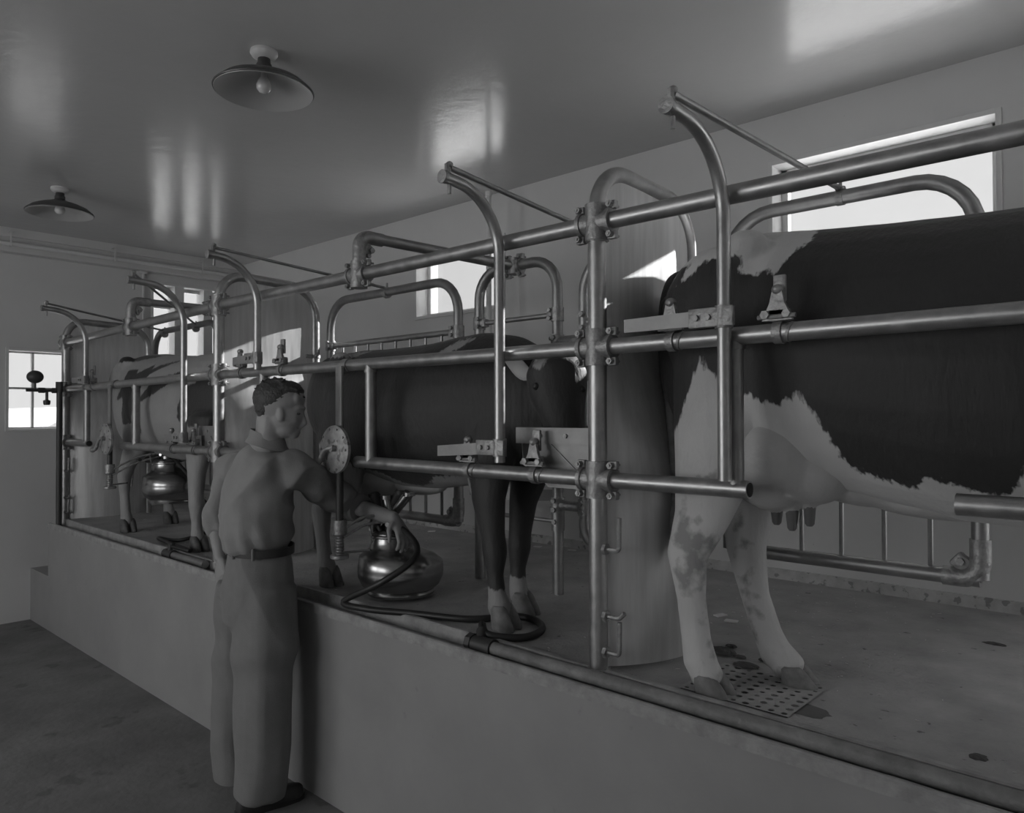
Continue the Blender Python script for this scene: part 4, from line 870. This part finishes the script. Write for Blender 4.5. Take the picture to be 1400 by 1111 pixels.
# trousers
m = MB()
m.limb([(PD(357, 748, 3.18), .150, .112, SX), (PD(356, 765, 3.18), .166, .126, SX), (PD(354, 795, 3.19), .180, .142, SX), (PD(353, 825, 3.19), .178, .145, SX), (PD(352, 845, 3.19), .16, .14, SX)], 26, 2.2)
m.limb([(PD(364, 800, 3.14), .115, .125), (PD(362, 850, 3.12), .125, .128), (PD(361, 900, 3.10), .122, .125), (PD(360, 960, 3.09), .116, .118), (PD(359, 1020, 3.09), .108, .112), (PD(356, 1068, 3.09), .106, .110), (PD(354, 1084, 3.09), .104, .108)], 22, 2.2, False)
m.limb([(PD(338, 800, 3.26), .115, .12), (PD(330, 850, 3.30), .115, .115), (PD(325, 900, 3.33), .108, .108), (PD(324, 960, 3.35), .102, .102), (PD(323, 1020, 3.36), .096, .096), (PD(322, 1052, 3.36), .094, .094), (PD(322, 1064, 3.36), .092, .092)], 22, 2.2, False)
me = remesh(m, .007, 12, off)
LA, LB = PD(360, 960, 3.09), PD(324, 960, 3.35); MIDL = (LA+LB)/2; MIDN = (LA-LB); MIDN.z = 0; MIDN.normalize()
def trouser_fold(c):
    w = c+off
    f = noise.noise(V((w.x*8+w.z*3, w.y*8, w.z*1.6)))*.010+noise.noise(V((w.x*14, w.y*14, w.z*4)))*.007
    f += .030*(.2-abs(noise.noise(V((w.x*5+w.z*1.5, w.y*5-w.z*1.2, w.z*1.2+9))))); kn = math.exp(-((w.z-.62)/.12)**2); f += kn*.008*math.sin(26*w.z+10*w.y)
    if w.z < .85: f *= max(0, min(1, (abs((w-MIDL).dot(MIDN))-.02)/.06))
    return f
displace(me, trouser_fold)
tro = obj('trousers', me, 'trousers', t)
m = MB(); hw = PD(357, 749, 3.18); rs = []
for k in range(41):
    a = 2*PI*k/40; x = SX*math.cos(a)*.167; y = SX.cross(Zv)*math.sin(a)*.130; nn = (SX*math.cos(a)/.150+SX.cross(Zv)*math.sin(a)/.112).normalized()
    rs.append([m.b.verts.new(hw+x+y+nn*q_+Zv*z_) for q_, z_ in ((0, -.017), (.004, -.017), (.004, .017), (0, .017))])
m.skin(rs, False); bl = obj('belt', m, 'belt', t)
for a in (-2.6, -1.9, -1.2, -.4, .6):
    m = MB()
    p = hw+SX*math.cos(a)*.172+SX.cross(Zv)*math.sin(a)*.135; m.box(p, (.012, .012, .05), None, .003); obj('belt_loop', m, 'trousers', tro)
m = MB()    # back pocket
pk = []
for (c, dr, ln) in ((PD(352, 1085, 3.07), V((.86, -.10, 0)), .27), (PD(320, 1078, 3.36), V((.95, .1, 0)), .26)):
    c = V((c.x, c.y, 0)); d = dr.normalized(); w = V((-d.y, d.x, 0)); m = MB(); rs = []
    for f, hw_, h in ((-.30, .028, .05), (-.22, .036, .085), (-.05, .038, .10), (.15, .04, .085), (.38, .046, .062), (.58, .047, .05), (.68, .036, .042), (.72, .018, .032)):
        p = c+d*ln*f; rs.append([m.b.verts.new(p+w*(hw_*math.cos(a))+Zv*(.012+max(-.012, h*math.sin(a)*(1 if math.sin(a) > 0 else .25)))) for a in [2*PI*i/16 for i in range(16)]])
    m.skin(rs); o = obj('shoe', m, 'shoe', t)
    m = MB(); rs = []
    for f, hw_ in ((-.31, .03), (-.2, .038), (.1, .038), (.4, .048), (.6, .048), (.7, .036), (.735, .02)):
        p = c+d*ln*f; rs.append([m.b.verts.new(p+w*(sx*hw_)+Zv*z_) for sx, z_ in ((-1, 0), (1, 0), (1, .016), (-1, .016))])
    m.skin(rs); obj('sole', m, 'belt', o)

# ------------------------------------------------------------------ drain, dung, straw
da = PZ(1035, 945, FZ); 
t = thing('floor_drain', (2.06, .98, FZ), 'perforated floor drain beneath the nearest cow by the kerb', 'drain')
m = MB(); nx, ny, cs = 8, 9, .036; x0, y0 = 1.93, .80; z = FZ+.0035
for i in range(nx):
    for j in range(ny):
        cxx, cyy = x0+cs*(i+.5), y0+cs*(j+.5); hr = .0095+.002*math.sin(i*7+j*3); ou = []; inn = []; ind = []
        for k in range(8):
            a = PI/4*k; ct, st = math.cos(a), math.sin(a); sc = 1/max(abs(ct), abs(st)); ou.append(m.b.verts.new((cxx+ct*sc*cs/2, cyy+st*sc*cs/2, z))); inn.append(m.b.verts.new((cxx+ct*hr, cyy+st*hr, z))); ind.append(m.b.verts.new((cxx+ct*hr, cyy+st*hr, z-.0025)))
        for k in range(8):
            k2 = (k+1) % 8; m.b.faces.new((ou[k], ou[k2], inn[k2], inn[k])); m.b.faces.new((inn[k], inn[k2], ind[k2], ind[k]))
bmesh.ops.remove_doubles(m.b, verts=m.b.verts[:], dist=.0005)
obj('grate', m, 'floor', t, smooth=False)
m = MB(); m.bb(x0+.004, x0+nx*cs-.004, y0+.004, y0+ny*cs-.004, FZ-.002, FZ+.0008); obj('hole_shade', m, 'black', t, smooth=False)  # flush black plate stands in for the shade below the holes
def blob(name, c, rx, ry, h, mt, label, cat, seed, grp=None):
    m = MB(); n = 28; rs = []
    for f, hh in ((1, 0), (.92, .5), (.7, .85), (.35, 1)):
        rs.append([m.b.verts.new((c[0]+rx*f*(1+.3*noise.noise(V((2*math.cos(a), 2*math.sin(a), seed))))*math.cos(a), c[1]+ry*f*(1+.3*noise.noise(V((2*math.cos(a), 2*math.sin(a), seed))))*math.sin(a), c[2]+h*hh)) for a in [2*PI*i/n for i in range(n)]])
    m.skin(rs); return tag(obj(name, m, mt, base=c), label, cat, grp, 'stuff')
p = PZ(985, 893, FZ); blob('dung', (p.x, p.y, FZ+.006), .035, .05, .012, 'dung', 'dark dung lump between the hind hooves of the nearest cow', 'dung', 3)
p = PZ(1020, 912, FZ); blob('dung', (p.x, p.y, FZ+.006), .03, .04, .006, 'dung', 'flat dung smear behind the drain holes of the nearest stall', 'dung', 8)
p = PZ(1075, 965, FZ); blob('blotch', (p.x+.01, p.y, FZ+.0008), .05, .12, .001, 'shiny', 'dark patch by the forward hind hoof of the nearest cow', 'blotch', 5)  # thin dark patch laid on the platform
p = PZ(1338, 1035, FZ); blob('dung', (p.x, p.y, FZ), .02, .02, .004, 'dung', 'small dark speck on the bare platform at lower right', 'dung', 9)
p = PZ(1360, 880, FZ); blob('dung', (p.x, p.y, FZ), .02, .035, .004, 'dung', 'small dark speck near the side wall at right', 'dung', 11)
for k, (u, v) in enumerate(((1000, 885), (1012, 900), (962, 930), (1045, 905))):
    p = PZ(u, v, FZ); blob('dung', (p.x, p.y, FZ+.004), .012, .02, .007, 'dung', 'small dung crumb on or near the drain under the nearest cow', 'dung', 20+k, 'dung crumbs near the drain')
m = MB(); rnd = random.Random(4)
sp = [(590, 727), (735, 748), (712, 745), (782, 753), (1000, 850), (985, 842)]
for (u, v) in sp: 
    c = PZ(u, v, FZ); m.box((c.x, c.y, FZ+.004), (.03, .05, .006), Matrix.Rotation(rnd.random()*3, 3, 'Z'), .002)
for k in range(240):
    x = rnd.uniform(1.93, 3.4); y = rnd.choice([rnd.uniform(-.2, 3), rnd.gauss(1.0, .2), rnd.uniform(-.2, 6)]); L = rnd.uniform(.004, .014)
    m.box((x, y, FZ+.002), (.002, L, .0015), Matrix.Rotation(rnd.random()*3, 3, 'Z'))
tag(obj('straw', m, 'straw', base=(2.6, 2, FZ), smooth=False), 'pale straw and feed bits scattered over the concrete platform', 'straw', None, 'stuff')

# ------------------------------------------------------------------ light
KR = .8
w = bpy.data.worlds.new('sky'); S.world = w; w.use_nodes = True
bg = w.node_tree.nodes['Background']; bg.inputs['Color'].default_value = (1, 1, 1, 1); bg.inputs['Strength'].default_value = 1
wn, wl = w.node_tree.nodes, w.node_tree.links          # overcast sky, brighter overhead than at the horizon
tcw = wn.new('ShaderNodeTexCoord'); sx_ = wn.new('ShaderNodeSeparateXYZ'); mr = wn.new('ShaderNodeMapRange'); mr.interpolation_type = 'SMOOTHSTEP'
mr.inputs['From Min'].default_value = .42; mr.inputs['From Max'].default_value = .8; mr.inputs['To Min'].default_value = .72; mr.inputs['To Max'].default_value = 5
wl.new(tcw.outputs['Generated'], sx_.inputs[0]); wl.new(sx_.outputs['Z'], mr.inputs['Value']); wl.new(mr.outputs[0], bg.inputs['Strength'])
sun = bpy.data.lights.new('sun', 'SUN'); sun.energy = 8; sun.angle = .009; so = bpy.data.objects.new('sun', sun); COL.objects.link(so)
sd_ = V((-1, .2, -.45)); so.rotation_euler = sd_.to_track_quat('-Z', 'Y').to_euler()
def fill_area(name, loc, rot, sx, sy, rad):  # rectangular area lamp added as fill
    L_ = bpy.data.lights.new(name, 'AREA'); L_.shape = 'RECTANGLE'; L_.size = sx; L_.size_y = sy; L_.energy = rad*sx*sy*PI
    o = bpy.data.objects.new(name, L_); COL.objects.link(o); o.location = loc; o.rotation_euler = rot
for yc, KL in ((2.45, 2.1), (4.55, 2.7)): fill_area('left_fill', (BX-T-.03, yc, 1.75), (0, -PI/2+.65, 0), 1.7, 1.7, KL)  # added fill lamps outside the unseen left openings
fill_area('side_fill', (WX+T+.03, -1.75, 1.85), (0, PI/2, 0), 2.0, 1.9, KR)  # added fill lamp from the right, out of view
# remove the empty that ended up without parts
for o in list(bpy.data.objects):
    if o.type == 'EMPTY' and not o.children: bpy.data.objects.remove(o)
for m_ in list(bpy.data.materials):
    if not m_.users: bpy.data.materials.remove(m_)
